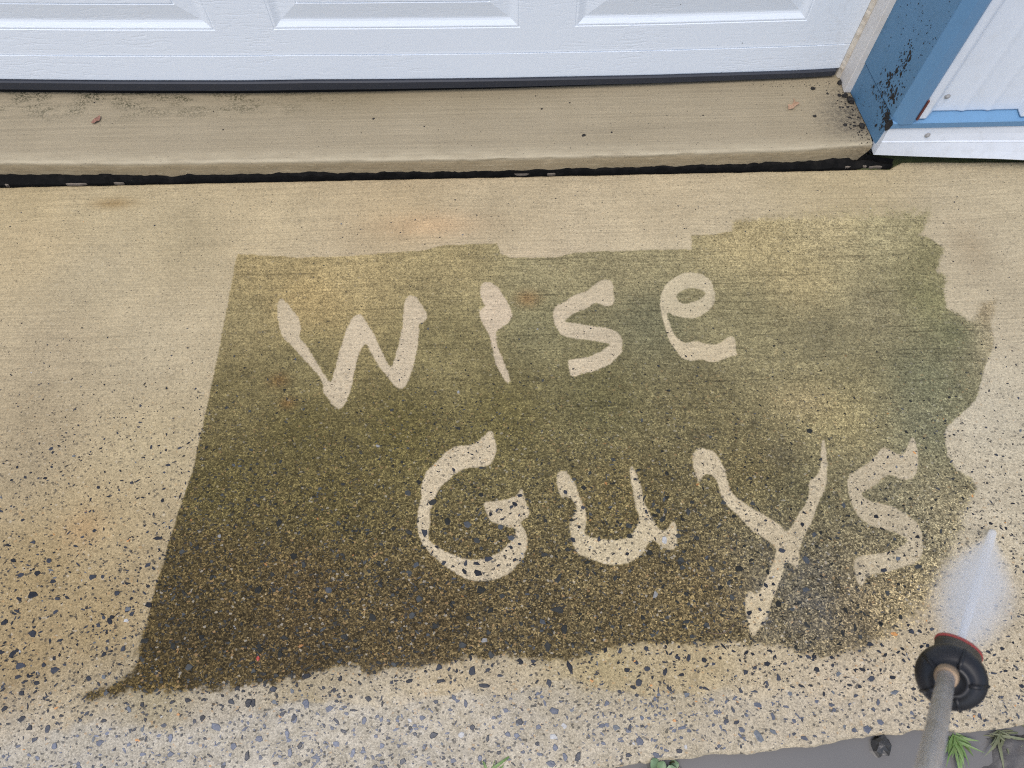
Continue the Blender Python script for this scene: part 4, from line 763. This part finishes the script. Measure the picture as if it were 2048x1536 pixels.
def strip(x_list, rows):
    n = len(rows)
    v = [dpt(x, dy, z) for x in x_list for (dy, z) in rows]
    f = [(i * n + j, (i + 1) * n + j, (i + 1) * n + j + 1, i * n + j + 1) for i in range(len(x_list) - 1) for j in range(n - 1)]
    sec.add(v, f)
strip(xg, [(0.03, ZB), (0.0, ZB), (-0.0004, ZB + 0.002), (-0.0004, GZ - 0.0012), (0.0010, GZ - 0.0007), (0.0014, GZ + 0.0004), (-0.0003, GZ + 0.0012), (0, GZ + 0.006), (0, PZ0)])
strip(xg, [(0, PZ1), (0, ZT), (0.03, ZT)])
ed = [X0] + [v_ for p in PANELS for v_ in p] + [X1]
for a, b_ in zip(ed[0::2], ed[1::2]):
    strip([x for x in xg if a - 1e-6 <= x <= b_ + 1e-6], [(0, PZ0), (0, PZ1)])
section = sec.build('door_section', M_DOOR, door, loc=OR)
PROF = [(0.0, 0.0), (0.0012, 0.0009), (0.0030, 0.0010), (0.004, 0.0003), (0.006, 0.0006), (0.010, 0.0024), (0.015, 0.0046), (0.019, 0.0056), (0.022, 0.0056), (0.056, 0.0012), (0.0572, 0.0022), (0.0585, 0.0022), (0.060, 0.0006)]
for (pa, pb) in PANELS[1:]:
    pm = MB(); loops = []
    N = 10
    for d, dy in PROF:
        x0, x1, z0, z1 = pa + d, pb - d, PZ0 + d, PZ1 - d
        lp = [(x0 + (x1 - x0) * t, z0) for t in np.linspace(0, 1, N + 1)[:-1]] + [(x1, z0 + (z1 - z0) * t) for t in np.linspace(0, 1, 3)[:-1]]
        lp += [(x1 + (x0 - x1) * t, z1) for t in np.linspace(0, 1, N + 1)[:-1]] + [(x0, z1 + (z0 - z1) * t) for t in np.linspace(0, 1, 3)[:-1]]
        loops.append([dpt(x, dy, z) for x, z in lp])
    m_ = len(loops[0])
    v = [p for l in loops for p in l]
    f = [(i * m_ + k, i * m_ + (k + 1) % m_, (i + 1) * m_ + (k + 1) % m_, (i + 1) * m_ + k) for i in range(len(loops) - 1) for k in range(m_)]
    base = (len(loops) - 1) * m_
    # flat field in the middle as quads between bottom and top runs
    bot = [base + k for k in range(N + 1)]; top = [base + N + 2 + (N - k) for k in range(N + 1)]
    f += [(bot[k], bot[k + 1], top[k + 1], top[k]) for k in range(N)]
    f += [(base + N, base + N + 1, base + N + 2)]
    f += [(base + 2 * N + 2, base + 2 * N + 3, base)]
    pm.add(v, f)
    pm.build('raised_panel', M_DOOR, section, loc=OR)
ub = MB()
for z0, z1 in ((0.551, 1.06), (1.066, 1.575), (1.581, 2.1)):
    ub.box((X0, 1.272, z0), (X1, 1.30, z1))
ub.build('upper_section', M_DOOR, door, loc=OR)
# rubber bottom seal in two visible bands
sl = MB(); sxs = np.arange(X0, X1 + 0.001, 0.04)
sl.sweep([(0.02, 0.0845), (-0.0035, 0.0845), (-0.006, 0.082), (-0.006, 0.064), (-0.002, 0.0625), (0.02, 0.0625)], sxs, lambda x, y, z: (x, bow(x) + y, z + droop(x) * (0.55 if z < 0.07 else 0.9)), True)
seal = sl.build('bottom_seal', M_NAVY, door, loc=OR)
s2 = MB()
s2.sweep([(0.02, 0.066), (0.0035, 0.066), (0.0025, 0.056), (0.0045, SZ - 0.0005), (0.02, SZ - 0.0005)], sxs, lambda x, y, z: (x, bow(x) + y, z + droop(x) * (0.5 if z > 0.06 else 0)), True)
s2.build('sweep_lip', M_RUBBER, seal, loc=OR)

# ------------------------------------------------------------------ garage wall to the right
wall = tag(empty('garage_wall', (0.76, 1.07, 0.0)), 'garage wall corner right of the door with blue trim, white siding and white jamb', 'wall')
OW = (0.76, 1.07, 0.0)
def wpart(mb, name, mat, smooth=False, parent=None):
    return mb.build(name, mat, parent or wall, smooth, OW)
b = MB(); b.prism([(0.7036, 1.2545), (0.7036, 1.2150), (0.7046, 1.2140), (0.7165, 1.2136), (0.76, 1.2136), (0.76, 1.32), (0.7036, 1.32)], SZ + 0.002, 2.1)
jamb = wpart(b, 'door_jamb', M_JAMB)
b = MB()
zz_ = np.concatenate([np.arange(SZ + 0.001, 0.5, 0.006), [2.1]])
poly = [(0.6965, 1.2665), (0.6968, 1.2625), (0.7010, 1.2550), (0.7034, 1.2546), (0.7034, 1.30), (0.6965, 1.30)]
v = []; n = len(poly)
for z in zz_:
    k = 0.0012 * mnoise.fractal((z * 60, 1.1, 0), 0.8, 2, 4) if z < 0.45 else 0
    v += [(x + (k if i in (0, 1, 2) else 0), y + (k * .7 if i in (1, 2) else 0), z) for i, (x, y) in enumerate(poly)]
f = [(i * n + j, i * n + (j + 1) % n, (i + 1) * n + (j + 1) % n, (i + 1) * n + j) for i in range(len(zz_) - 1) for j in range(n)] + [tuple(range(n - 1, -1, -1))]
b.add(v, f); wpart(b, 'weather_strip', M_STRIP)
# blue lining of the reveal: short lower piece and tall upper piece lapped over it
b = MB(); b.prism([(0.7172, 1.2134), (0.7382, 1.0712), (0.765, 1.0712), (0.765, 1.2134)], SZ + 0.0025, 0.1245)
wpart(b, 'lower_lining', M_BLUE)
b = MB(); b.prism([(0.7158, 1.2134), (0.7374, 1.0715), (0.765, 1.0715), (0.765, 1.2134)], 0.1275, 2.1)
wpart(b, 'reveal_lining', M_BLUE)
b = MB(); b.prism([(0.7378, 1.0712), (0.7384, 1.0695), (0.7528, 1.0585), (0.7555, 1.0575), (0.7755, 1.0590), (0.7815, 1.0630), (0.7820, 1.0850), (0.7378, 1.0850)], 0.119, 2.45)
wpart(b, 'corner_trim', M_BLUE2)
# horizontal blue flashing
b = MB(); b.sweep([(1.085, 0.104), (1.0625, 0.104), (1.0605, 0.106), (1.0605, 0.1185), (1.0635, 0.1192), (1.085, 0.127)], [0.7400, 0.7825, 1.0, 2.6], close=True)
wpart(b, 'blue_flashing', M_BLUE2)
# white siding with ribs
def rib(x):
    d = ((x - 0.783) % 0.1985)
    y = 0.0
    if d < 0.034: y = np.interp(d, [0, 0.003, 0.018, 0.034], [0.013, 0.0155, 0.0155, 0.0])
    for c in (0.090, 0.140):
        if abs(d - c) < 0.010: y = max(y, 0.0018 * (1 - abs(d - c) / 0.010))
    return float(y)
sxx = np.arange(0.783, 2.6, 0.0024)
v, f = [], []
for x in sxx:
    r_ = rib(x)
    y = 1.0815 - r_
    v += [(x, y + 0.006, 0.1285 - r_ * 0.25), (x, y, 0.128 - r_ * 0.25), (x, y - 0.0002, 0.131 - r_ * 0.25), (x, y, 2.45)]
f = [(i * 4 + j, (i + 1) * 4 + j, (i + 1) * 4 + j + 1, i * 4 + j + 1) for i in range(len(sxx) - 1) for j in range(3)]
b = MB(); b.add(v, f); wpart(b, 'siding_panel', M_WHITE, True)
b = MB(); b.box((0.7822, 1.064, 0.1275), (0.7828, 1.084, 0.178)); b.box((0.7800, 1.0588, 0.128), (0.7832, 1.0628, 0.176))
wpart(b, 'closure_strip', M_RUST)
# white base flashing that kicks out
bx_ = np.arange(0.7372, 2.6, 0.01)
def basef(x, y, z):
    t = min(1.0, max(0.0, (x - 0.74) / 0.33))
    k = (0.105 - z) / 0.07
    wob = 0.0012 * mnoise.noise((x * 9, z * 20, 0.4))
    return (x + (0.003 * (1 - k) if x < 0.739 else 0), y - 0.020 * t * k * k + wob, z - 0.005 * t * k)
b = MB(); b.sweep([(1.085, 0.1035), (1.0630, 0.1035), (1.0615, 0.088), (1.0600, 0.0725), (1.0585, 0.0705), (1.0590, 0.0690), (1.0575, 0.050), (1.0570, 0.037), (1.0590, 0.035), (1.085, 0.035)], bx_, basef, True)
wpart(b, 'base_flashing', M_WHITE2)
for (x, y, z) in ((0.826, 1.0806, 0.166), (0.822, 1.0605, 0.0865)):
    b = MB(); b.lathe((x, y, z), (0, -1, 0.1), [(0, 0.0052), (0.0012, 0.0052), (0.0014, 0.0034), (0.0030, 0.0032), (0.0036, 0.002)], 14)
    wpart(b, 'screw', M_SCREW)
b = MB(); b.box((0.765, 1.09, -0.08), (2.6, 1.32, 2.45)); b.box((X0, 1.16, 2.1), (0.765, 1.32, 2.45)); b.box((-2.95, 1.085, -0.08), (X0, 1.32, 2.45))
wpart(b, 'wall_core', M_WHITE)

# mossy gap below the flashing
gx = np.arange(0.722, 2.6, 0.006); v, f = [], []
for x in gx:
    for k, y in enumerate(np.linspace(1.050, 1.095, 9)):
        v.append((x, y, -0.012 + 0.012 * k / 8 + 0.007 * mnoise.fractal((x * 40, y * 60, 0.7), 0.7, 2, 5)))
f = [(i * 9 + j, (i + 1) * 9 + j, (i + 1) * 9 + j + 1, i * 9 + j + 1) for i in range(len(gx) - 1) for j in range(8)]
tag(mesh('moss', v, f, M_MOSS, smooth=True), 'dark green moss and soil in the gap below the white base flashing', 'moss', kind='stuff')

# ------------------------------------------------------------------ muddy puddle and soil at the slab's front edge
v = [(-3, -0.9, -0.016), (3, -0.9, -0.016), (3, 0.16, -0.016), (-3, 0.16, -0.016)]
tag(mesh('puddle', v, [(0, 1, 2, 3)], M_PUDDLE), 'flat grey muddy puddle along the broken slab edge', kind='structure')
gx = np.arange(0.60, 1.6, 0.008); gy = np.arange(-0.32, 0.08, 0.008); v = []
for x in gx:
    fe_x = float(front_edge(np.array([x]))[0])
    for y in gy:
        k = np.clip((x - 0.585 + 0.5 * (y + 0.01)) / 0.11, 0, 1)
        v.append((x, y, -0.030 + 0.020 * k + 0.018 * mnoise.fractal((x * 28, y * 28, 0.2), 0.8, 2, 5) * (0.3 + 0.7 * k) - 0.05 * np.clip((y - fe_x + 0.010) / 0.012, 0, 1)))
ny_ = len(gy)
f = [(i * ny_ + j, (i + 1) * ny_ + j, (i + 1) * ny_ + j + 1, i * ny_ + j + 1) for i in range(len(gx) - 1) for j in range(ny_ - 1)]
tag(mesh('soil', v, f, M_SOIL, smooth=True), 'wet dark soil breaking through the puddle around the grass tufts', kind='structure')

# ------------------------------------------------------------------ grass, weeds
def blade(length, width, bend, n=7, twist=0.0):
    v, f = [], []
    for i in range(n + 1):
        t = i / n
        a = bend * t
        x = length * (math.sin(a) / bend if abs(bend) > 1e-3 else t) if True else 0
        z = length * ((1 - math.cos(a)) / bend if abs(bend) > 1e-3 else 0)
        w = width * (1 - t ** 2.2) * (0.55 + 0.45 * min(1, t * 4)) * 0.5 + 0.0001
        v += [(x, -w, -z + 0.0), (x, 0, -z - 0.12 * w), (x, w, -z)]
    for i in range(n):
        for j in (0, 1):
            f.append((i * 3 + j, i * 3 + j + 1, (i + 1) * 3 + j + 1, (i + 1) * 3 + j))
    return v, f
def tuft(name, loc, mat, n, lmin, lmax, w, dirs, label, cat, seed, rise=(0.15, 0.7)):
    r = random.Random(seed)
    t = tag(empty(name, loc), label, cat)
    protos = []
    for k in range(6):
        v, f = blade(r.uniform(lmin, lmax), w * r.uniform(0.6, 1.2), r.uniform(0.5, 1.3))
        me = bpy.data.meshes.new('blade'); me.from_pydata(v, [], f); me.update(); me.materials.append(mat)
        protos.append(me)
    for k in range(n):
        o = bpy.data.objects.new('blade', r.choice(protos)); COL.objects.link(o); o.parent = t
        o.location = (r.uniform(-.006, .006), r.uniform(-.006, .006), 0)
        o.rotation_euler = (r.uniform(-.5, .5), -r.uniform(*rise), math.radians(r.uniform(*dirs)))
        s = r.uniform(0.7, 1.1); o.scale = (s, s, s)
    return t
tuft('grass_tuft', (0.646, -0.006, -0.016), M_GRASS, 40, 0.025, 0.062, 0.005, (-150, -10), 'bright green grass tuft at the puddle edge beside the metal lance', 'grass tuft', 3)
tuft('grass_tuft', (0.716, -0.002, -0.014), M_GRASS2, 30, 0.02, 0.05, 0.004, (-200, 20), 'pale olive grass tuft rooted in wet soil just past the bright green tuft', 'grass tuft', 4)
tuft('grass_tuft', (0.775, -0.002, -0.014), M_GRASS2, 26, 0.02, 0.045, 0.004, (0, 360), 'darker olive grass tuft on the bare soil farthest from the lance', 'grass tuft', 14)
tuft('grass_sprig', (-0.045, -0.044, -0.002), M_GRASS, 9, 0.025, 0.05, 0.004, (-10, 190), 'thin bright grass sprig growing alone over the front slab edge', 'grass sprig', 5)
# broad leaved weed
wd = tag(empty('weed', (0.205, -0.045, -0.014)), 'small round leaved grey green weed in the puddle edge', 'weed')
rw = random.Random(9)
lv, lf = [], []
for i in range(5):
    for j in range(7):
        t = i / 4; a = (j / 6 - 0.5)
        ww = 0.009 * math.sin(math.pi * min(0.97, 0.12 + 0.86 * t)) ** 0.7
        lv.append((0.004 + 0.018 * t, a * 2 * ww, 0.004 * math.sin(t * 2.4) - 0.0015 * abs(a) * 2))
lf = [(i * 7 + j, i * 7 + j + 1, (i + 1) * 7 + j + 1, (i + 1) * 7 + j) for i in range(4) for j in range(6)]
lme = bpy.data.meshes.new('leaf'); lme.from_pydata(lv, [], lf); lme.update(); lme.materials.append(M_WEED)
lme.polygons.foreach_set('use_smooth', [True] * len(lme.polygons))
for k in range(13):
    o = bpy.data.objects.new('leaf', lme); COL.objects.link(o); o.parent = wd
    o.location = (rw.uniform(-.016, .016), rw.uniform(-.008, .012), rw.uniform(0, .008))
    o.rotation_euler = (rw.uniform(-.4, .4), rw.uniform(-.7, .1), rw.uniform(0, 6.28)); s = rw.uniform(.55, 1.05); o.scale = (s, s, s)

# ------------------------------------------------------------------ loose bits
def lump(name, loc, size, mat, seed, label, cat, flat=0.6, group=None):
    r = random.Random(seed); v, f = [], []
    nu, nv = 10, 7
    for i in range(nv):
        th = math.pi * i / (nv - 1)
        for j in range(nu):
            ph = 2 * math.pi * j / nu
            d = Vector((math.sin(th) * math.cos(ph), math.sin(th) * math.sin(ph), math.cos(th)))
            k = 1 + 0.55 * mnoise.fractal(d * 1.6 + Vector((seed * 3.1, 0, 0)), 0.8, 2, 3)
            v.append((d.x * size[0] * .5 * k, d.y * size[1] * .5 * k, (d.z * .5 * k + 0.42) * size[2]))
    f = [(i * nu + j, (i + 1) * nu + j, (i + 1) * nu + (j + 1) % nu, i * nu + (j + 1) % nu) for i in range(nv - 1) for j in range(nu)]
    o = mesh(name, v, f, mat); o.location = loc
    return tag(o, label, cat, group)
lump('rock', (0.534, -0.014, -0.018), (0.030, 0.028, 0.022), M_ROCK, 2, 'loose black glassy rock sitting in the grey puddle at the slab edge', 'rock')
lump('dirt_clump', (0.7005, 1.2405, SZ), (0.010, 0.012, 0.007), M_CRUMB, 5, 'dark dirt clump at the inner foot of the white jamb', 'dirt clump')
lump('dirt_clump', (0.7035, 1.2045, SZ), (0.013, 0.009, 0.008), M_CRUMB, 6, 'black dirt clump just below the white jamb corner', 'dirt clump')
lump('dirt_clump', (0.7125, 1.1890, SZ), (0.014, 0.016, 0.010), M_CRUMB, 7, 'largest black dirt clump against the blue post foot', 'dirt clump')
lump('dirt_clump', (0.7215, 1.122, SZ), (0.012, 0.014, 0.008), M_CRUMB, 8, 'black dirt clump by the blue post near the threshold front', 'dirt clump')
lump('dirt_clump', (0.642, 1.2275, SZ), (0.009, 0.008, 0.005), M_CRUMB, 9, 'small dark crumb on the threshold between pale leaf and white jamb', 'dirt clump')
lump('dirt_clump', (0.632, 1.152, SZ), (0.008, 0.005, 0.003), M_CRUMB, 10, 'tiny brown crumb on the threshold in front of the pale leaf', 'dirt clump')
lump('rust_flake', (0.7068, 1.2355, SZ), (0.006, 0.018, 0.003), paint('rust', (0.2, 0.07, 0.03), (0.3, 0.13, 0.06), 0.8, 150.0), 12, 'orange rust flake at the foot of the white jamb', 'rust flake')
lump('red_chip', (-0.400, 0.125, 0.0005), (0.005, 0.007, 0.002), M_RED, 13, 'small bright red chip lying on the dark stained slab', 'chip')

def leaf_obj(name, loc, pts, mat, rz, s, label):
    n = len(pts); v = [(0, 0, 0.004)] + [(x, y, 0.0015 + 0.004 * abs(math.sin(3 * x + 5 * y)) + 0.0015 * (i % 2)) for i, (x, y) in enumerate(pts)]
    f = [(0, i + 1, (i + 1) % n + 1) for i in range(n)]
    o = mesh(name, [(p[0] * s, p[1] * s, p[2]) for p in v], f, mat)
    o.location = loc; o.rotation_euler = (0, 0, rz)
    return tag(o, label, 'leaf')
leaf_obj('dead_leaf', (-0.847, 1.180, SZ), [(-.5, -.25), (-.2, -.45), (.1, -.3), (.35, -.2), (.5, .2), (.45, .5), (.2, .45), (-.05, .15), (-.3, .1)], M_LEAF, 0.25, 0.020, 'curled reddish brown leaf on the threshold, far from the white jamb')
leaf_obj('dead_leaf', (0.592, 1.181, SZ), [(-.5, -.4), (-.1, -.42), (.15, -.1), (.5, .0), (.45, .25), (.2, .2), (.22, .7), (.14, .3), (-.1, .05), (-.45, .0)], M_LEAF2, 0.1, 0.026, 'pale torn leaf scrap on the threshold near the white jamb')
leaf_obj('dead_leaf', (0.229, -0.036, -0.014), [(-.5, .3), (-.2, .4), (.1, .1), (.4, -.2), (.5, -.5), (.1, -.4), (-.1, -.1), (-.4, .1)], paint('rotten_leaf', (0.015, 0.012, 0.006), (0.08, 0.06, 0.02), 0.4, 200.0), 0.0, 0.018, 'dark rotten leaf floating in the puddle beside the weed')
def twig(loc, length, rz, rad, label, bend=0.2):
    mb = MB(); prev = None; n = 6; k = 8
    v, f = [], []
    for i in range(k + 1):
        t = i / k - 0.5
        c = Vector((length * t, length * bend * (t * t), rad + 0.001))
        rr_ = rad * (1 - 0.5 * abs(t))
        for j in range(n):
            a = 2 * math.pi * j / n
            v.append((c.x, c.y + rr_ * math.cos(a), c.z + rr_ * math.sin(a)))
    f = [(i * n + j, i * n + (j + 1) % n, (i + 1) * n + (j + 1) % n, (i + 1) * n + j) for i in range(k) for j in range(n)]
    o = mesh('twig', v, f, M_TWIG, smooth=True); o.location = loc; o.rotation_euler = (0, 0, rz)
    return tag(o, label, 'twig')
twig((0.155, -0.046, -0.014), 0.035, -0.5, 0.0012, 'thin brown twig floating in the puddle close to the round leaved weed')
twig((0.319, 0.148, 0.0003), 0.045, 0.25, 0.0006, 'fine dark stem lying on the stained slab beside the washed y', 0.8)

# mud splashes thrown up on the blue lining, one mass of specks
mud = MB()
r = random.Random(21)
def on_lining(t, z):  # t from jamb (0) to corner (1)
    return Vector((0.7158 + 0.0216 * t, 1.2134 - 0.1419 * t, z))
nrm = Vector((-0.1419, -0.0216, 0)).normalized(); tan = Vector((0.0216, -0.1419, 0)).normalized()
def speck(c, a, b_, rz, h=0.0012):
    n = 6; e1 = tan * math.cos(rz) + Vector((0, 0, 1)) * math.sin(rz); e2 = -tan * math.sin(rz) + Vector((0, 0, 1)) * math.cos(rz)
    ring = [c + e1 * (a * math.cos(t) * r.uniform(.6, 1.2)) + e2 * (b_ * math.sin(t) * r.uniform(.6, 1.2)) for t in np.linspace(0, 2 * math.pi, n + 1)[:-1]]
    mud.add(ring + [c + nrm * h], [(i, (i + 1) % n, n) for i in range(n)])
for (t0, z0, st, sz, nn, big_) in ((0.62, 0.235, .05, .010, 12, .004), (0.66, 0.215, .04, .012, 10, .0028), (0.72, 0.225, .02, .010, 14, .0050), (0.74, 0.205, .02, .006, 8, .0045), (0.86, 0.165, .04, .010, 12, .0048), (0.62, 0.165, .03, .014, 16, .0046), (0.5, 0.112, .10, .003, 14, .0034), (0.60, 0.185, .10, .02, 26, .0026), (0.62, 0.150, .10, .016, 30, .0038), (0.78, 0.152, .05, .010, 10, .0034), (0.80, 0.122, .08, .010, 30, .0032), (0.9, 0.100, .05, .010, 22, .0040), (0.55, 0.125, .12, .005, 18, .0018), (0.60, 0.08, .2, .02, 26, .0014), (0.80, 0.20, .1, .05, 36, .0020), (0.5, 0.26, .25, .06, 60, .0016), (0.7, 0.33, .25, .06, 40, .0013), (0.93, 0.115, .03, .006, 16, .0042)):
    for _ in range(nn):
        t = min(0.985, max(0.02, r.gauss(t0, st))); z = max(SZ + 0.004, r.gauss(z0, sz))
        a = big_ * math.exp(r.gauss(-0.35, 0.45))
        speck(on_lining(t, z) + nrm * 0.0002, a * r.uniform(.35, .7), a, r.uniform(-.5, .9))
tag(mud.build('mud_splashes', M_CRUMB), 'black mud splashes on the blue lining beside the garage door', 'mud splashes', kind='stuff')
# crumbs of soil on the threshold end
cr = MB()
def crumb(c, s):
    n = 6; base = [c + Vector((s * math.cos(a) * r.uniform(.6, 1.2), s * math.sin(a) * r.uniform(.5, 1.1), 0)) for a in np.linspace(0, 2 * math.pi, n + 1)[:-1]]
    cr.add(base + [c + Vector((0, 0, s * 0.8))], [(i, (i + 1) % n, n) for i in range(n)])
for _ in range(190):
    y = r.uniform(1.075, 1.225); x = 0.7165 + 0.0212 * (1.2134 - y) / 0.142 - abs(r.gauss(0, 0.022)) - 0.002
    crumb(Vector((x, y, SZ)), 0.0015 * math.exp(r.gauss(-0.3, 0.55)))
for _ in range(90):
    crumb(Vector((r.uniform(-1.0, 0.7), r.uniform(1.08, 1.235), SZ)), 0.0013 * math.exp(r.gauss(-0.2, 0.5)))
for _ in range(40):
    crumb(Vector((r.uniform(0.5, 0.69), r.uniform(1.235, 1.25), SZ)), 0.0012)
tag(cr.build('soil_crumbs', M_CRUMB), 'scattered black soil crumbs on the threshold, thickest by the blue post', 'soil crumbs', kind='stuff')
# debris packed between lining and flashing
lump('mud_plug', (0.7375, 1.066, 0.098), (0.012, 0.014, 0.026), M_CRUMB, 31, 'dark mud plug where the blue corner trim meets the white base flashing', 'mud plug')

# ------------------------------------------------------------------ pressure washer lance
A, B = Vector((0.1861, -0.0140, 0.8573)), Vector((0.3183, 0.0420, 0.6407))
lance = tag(empty('pressure_washer_lance', B), 'steel pressure washer lance with black bulbous nozzle and red rim, spraying', 'pressure washer')
LO = tuple(B)
ax = (B - A).normalized()
b = MB(); b.lathe(A - ax * 0.33, ax, [(0, 0.0056), (0.33 + (B - A).length + 0.012, 0.0056)], 28)
b.build('tube', M_TUBE, lance, True, LO)
Cb, Nn = Vector((0.3135, 0.0327, 0.6518)), Vector((0.3310, 0.0448, 0.6199))
ca_ = (Nn - Cb).normalized(); L = (Nn - Cb).length
b = MB(); b.lathe(Cb, ca_, [(0.0045, 0.0), (0.0045, 0.0085), (0.0030, 0.0090), (0.0030, 0.0120), (0.0045, 0.0124), (0.0055, 0.0160), (0.0075, 0.0200), (0.0110, 0.0228), (0.0150, 0.0240), (0.0190, 0.0240), (0.0245, 0.0225), (0.0300, 0.0190), (L + 0.002, 0.0155), (L + 0.004, 0.0)], 48, caps=False)
# moulded ribs across the back of the body
for k in range(5):
    an = k * 2 * math.pi / 5 + 0.5
    u = ca_.cross(Vector((0, 0, 1))).normalized(); w = ca_.cross(u)
    d_ = u * math.cos(an) + w * math.sin(an); e_ = ca_.cross(d_) * 0.0011
    q = [Cb + ca_ * 0.0130 + d_ * 0.0246, Cb + ca_ * 0.0026 + d_ * 0.0180, Cb + ca_ * 0.0004 + d_ * 0.0110, Cb + ca_ * 0.0100 + d_ * 0.0100]
    b.add([p + e_ for p in q] + [p - e_ for p in q], [(0, 1, 2, 3), (7, 6, 5, 4), (0, 4, 5, 1), (1, 5, 6, 2), (2, 6, 7, 3), (3, 7, 4, 0)])
nz = b.build('nozzle_body', M_NOZZLE, lance, True, LO)
b = MB(); b.lathe(B - ax * 0.030, ax, [(0, 0.006), (0.0005, 0.0072), (0.005, 0.0080), (0.012, 0.0080), (0.013, 0.006)], 28)
b.build('brass_collar', M_BRASS, lance, False, LO)
TIP, HIT = Vector((0.3583, 0.0628, 0.5897)), Vector((0.781, 0.297, 0.0))
Cn = Vector((0.3318, 0.0455, 0.6265))
ta = (TIP - Cn).normalized()
side = (rt2 * math.cos(math.radians(17)) - up2 * math.sin(math.radians(17)))
LT = (TIP - Cn).length
b = MB(); b.lathe(Cn, ta, [(0.0, 0.0), (0.0, 0.0150), (LT * 0.45, 0.0155), (LT * 0.5, 0.0168), (LT * 0.9, 0.0176), (LT, 0.0172), (LT, 0.0150)], 44, 1.0, 0.46, side, caps=False)
b.build('nozzle_guard', M_NOZZLE, lance, True, LO)
b = MB(); b.lathe(Cn, ta, [(LT * 0.93, 0.0168), (LT * 0.94, 0.0181), (LT + 0.004, 0.0178), (LT + 0.006, 0.0166), (LT + 0.005, 0.0142), (LT - 0.004, 0.0130), (LT - 0.006, 0.0)], 44, 1.0, 0.46, side, caps=False)
b.build('red_rim', M_REDRING, lance, True, LO)

# ------------------------------------------------------------------ water spray
JO = TIP + ta * 0.002
ja = (HIT - JO); JL = ja.length; ja.normalize()
spray = empty('water_spray', JO)
tag(spray, 'white misty water jet shooting from the lance nozzle onto the slab', 'water spray')
spray.rotation_euler = ja.to_track_quat('Z', 'Y').to_euler()
PR = [(0.0, 0.018), (0.05, 0.024), (0.1, 0.031), (0.2, 0.043), (0.3, 0.049), (0.4, 0.045), (0.5, 0.037), (0.6, 0.029), (0.7, 0.022), (0.8, 0.0155), (0.9, 0.011), (1.0, 0.008)]
def fog(name, radial_power, dens_stops, step):
    m = NT(name)
    tc = m.n('TexCoord', None)
    s = m.n('SeparateXYZ', None, Vector=tc.outputs['Object'])
    x, y, z = s.outputs
    t = m.math('DIVIDE', z, JL)
    rad = m.ramp(t, [(p, r_ * 15) for p, r_ in RADS])
    rad = m.math('DIVIDE', m.n('SeparateColor', None, Color=rad).outputs[0], 15.0)
    d2 = m.math('ADD', m.math('MULTIPLY', x, x), m.math('MULTIPLY', y, y))
    q = m.math('DIVIDE', d2, m.math('MULTIPLY', rad, rad))
    fall = m.math('POWER', m.math('SUBTRACT', 1.0, q, clamp=True), radial_power)
    along = m.n('SeparateColor', None, Color=m.ramp(t, [(p, d / 100.0) for p, d in dens_stops])).outputs[0]
    dens = m.math('MULTIPLY', m.math('MULTIPLY', along, 300.0 if name == 'jet_water' else 98.0), fall)
    if name != 'jet_water':
        nz_ = m.n('TexNoise', None, Vector=m.n('VectorMath', dict(operation='MULTIPLY'), _0=tc.outputs['Object'], _1=(1, 1, 0.25)).outputs[0], Scale=70.0, Detail=3.0).outputs[0]
        dens = m.math('MULTIPLY', dens, m.rng(nz_, 0.3, 0.7, 0.6, 1.4))
    v = m.n('VolumePrincipled', None)
    m.set(v, 'Color', (0.97, 0.98, 1.0)); m.set(v, 'Density', dens); m.set(v, 'Anisotropy', 0.2)
    m.t.links.new(v.outputs[0], m.out.inputs['Volume'])
    m.m.cycles.volume_step_rate = step
    return m.m
def spray_part(name, prof_, mat):
    b = MB(); b.lathe((0, 0, 0), (0, 0, 1), [(t * JL, r_) for t, r_ in prof_], 32, ref=(1, 0, 0))
    return b.build(name, mat, spray, True)
RADS = [(t, r_ * 1.08) for t, r_ in PR]
spray_part('mist', [(t, r_ * 1.1) for t, r_ in PR], fog('mist_water', 3.0, [(0, 9), (0.1, 12), (0.3, 14), (0.5, 15), (0.75, 16), (1.0, 12)], 0.12))
RADS = [(0, .0034), (0.3, .0046), (0.7, .0058), (1.0, .0065)]
spray_part('jet', RADS, fog('jet_water', 0.8, [(0, 99), (0.5, 85), (1.0, 45)], 0.12))
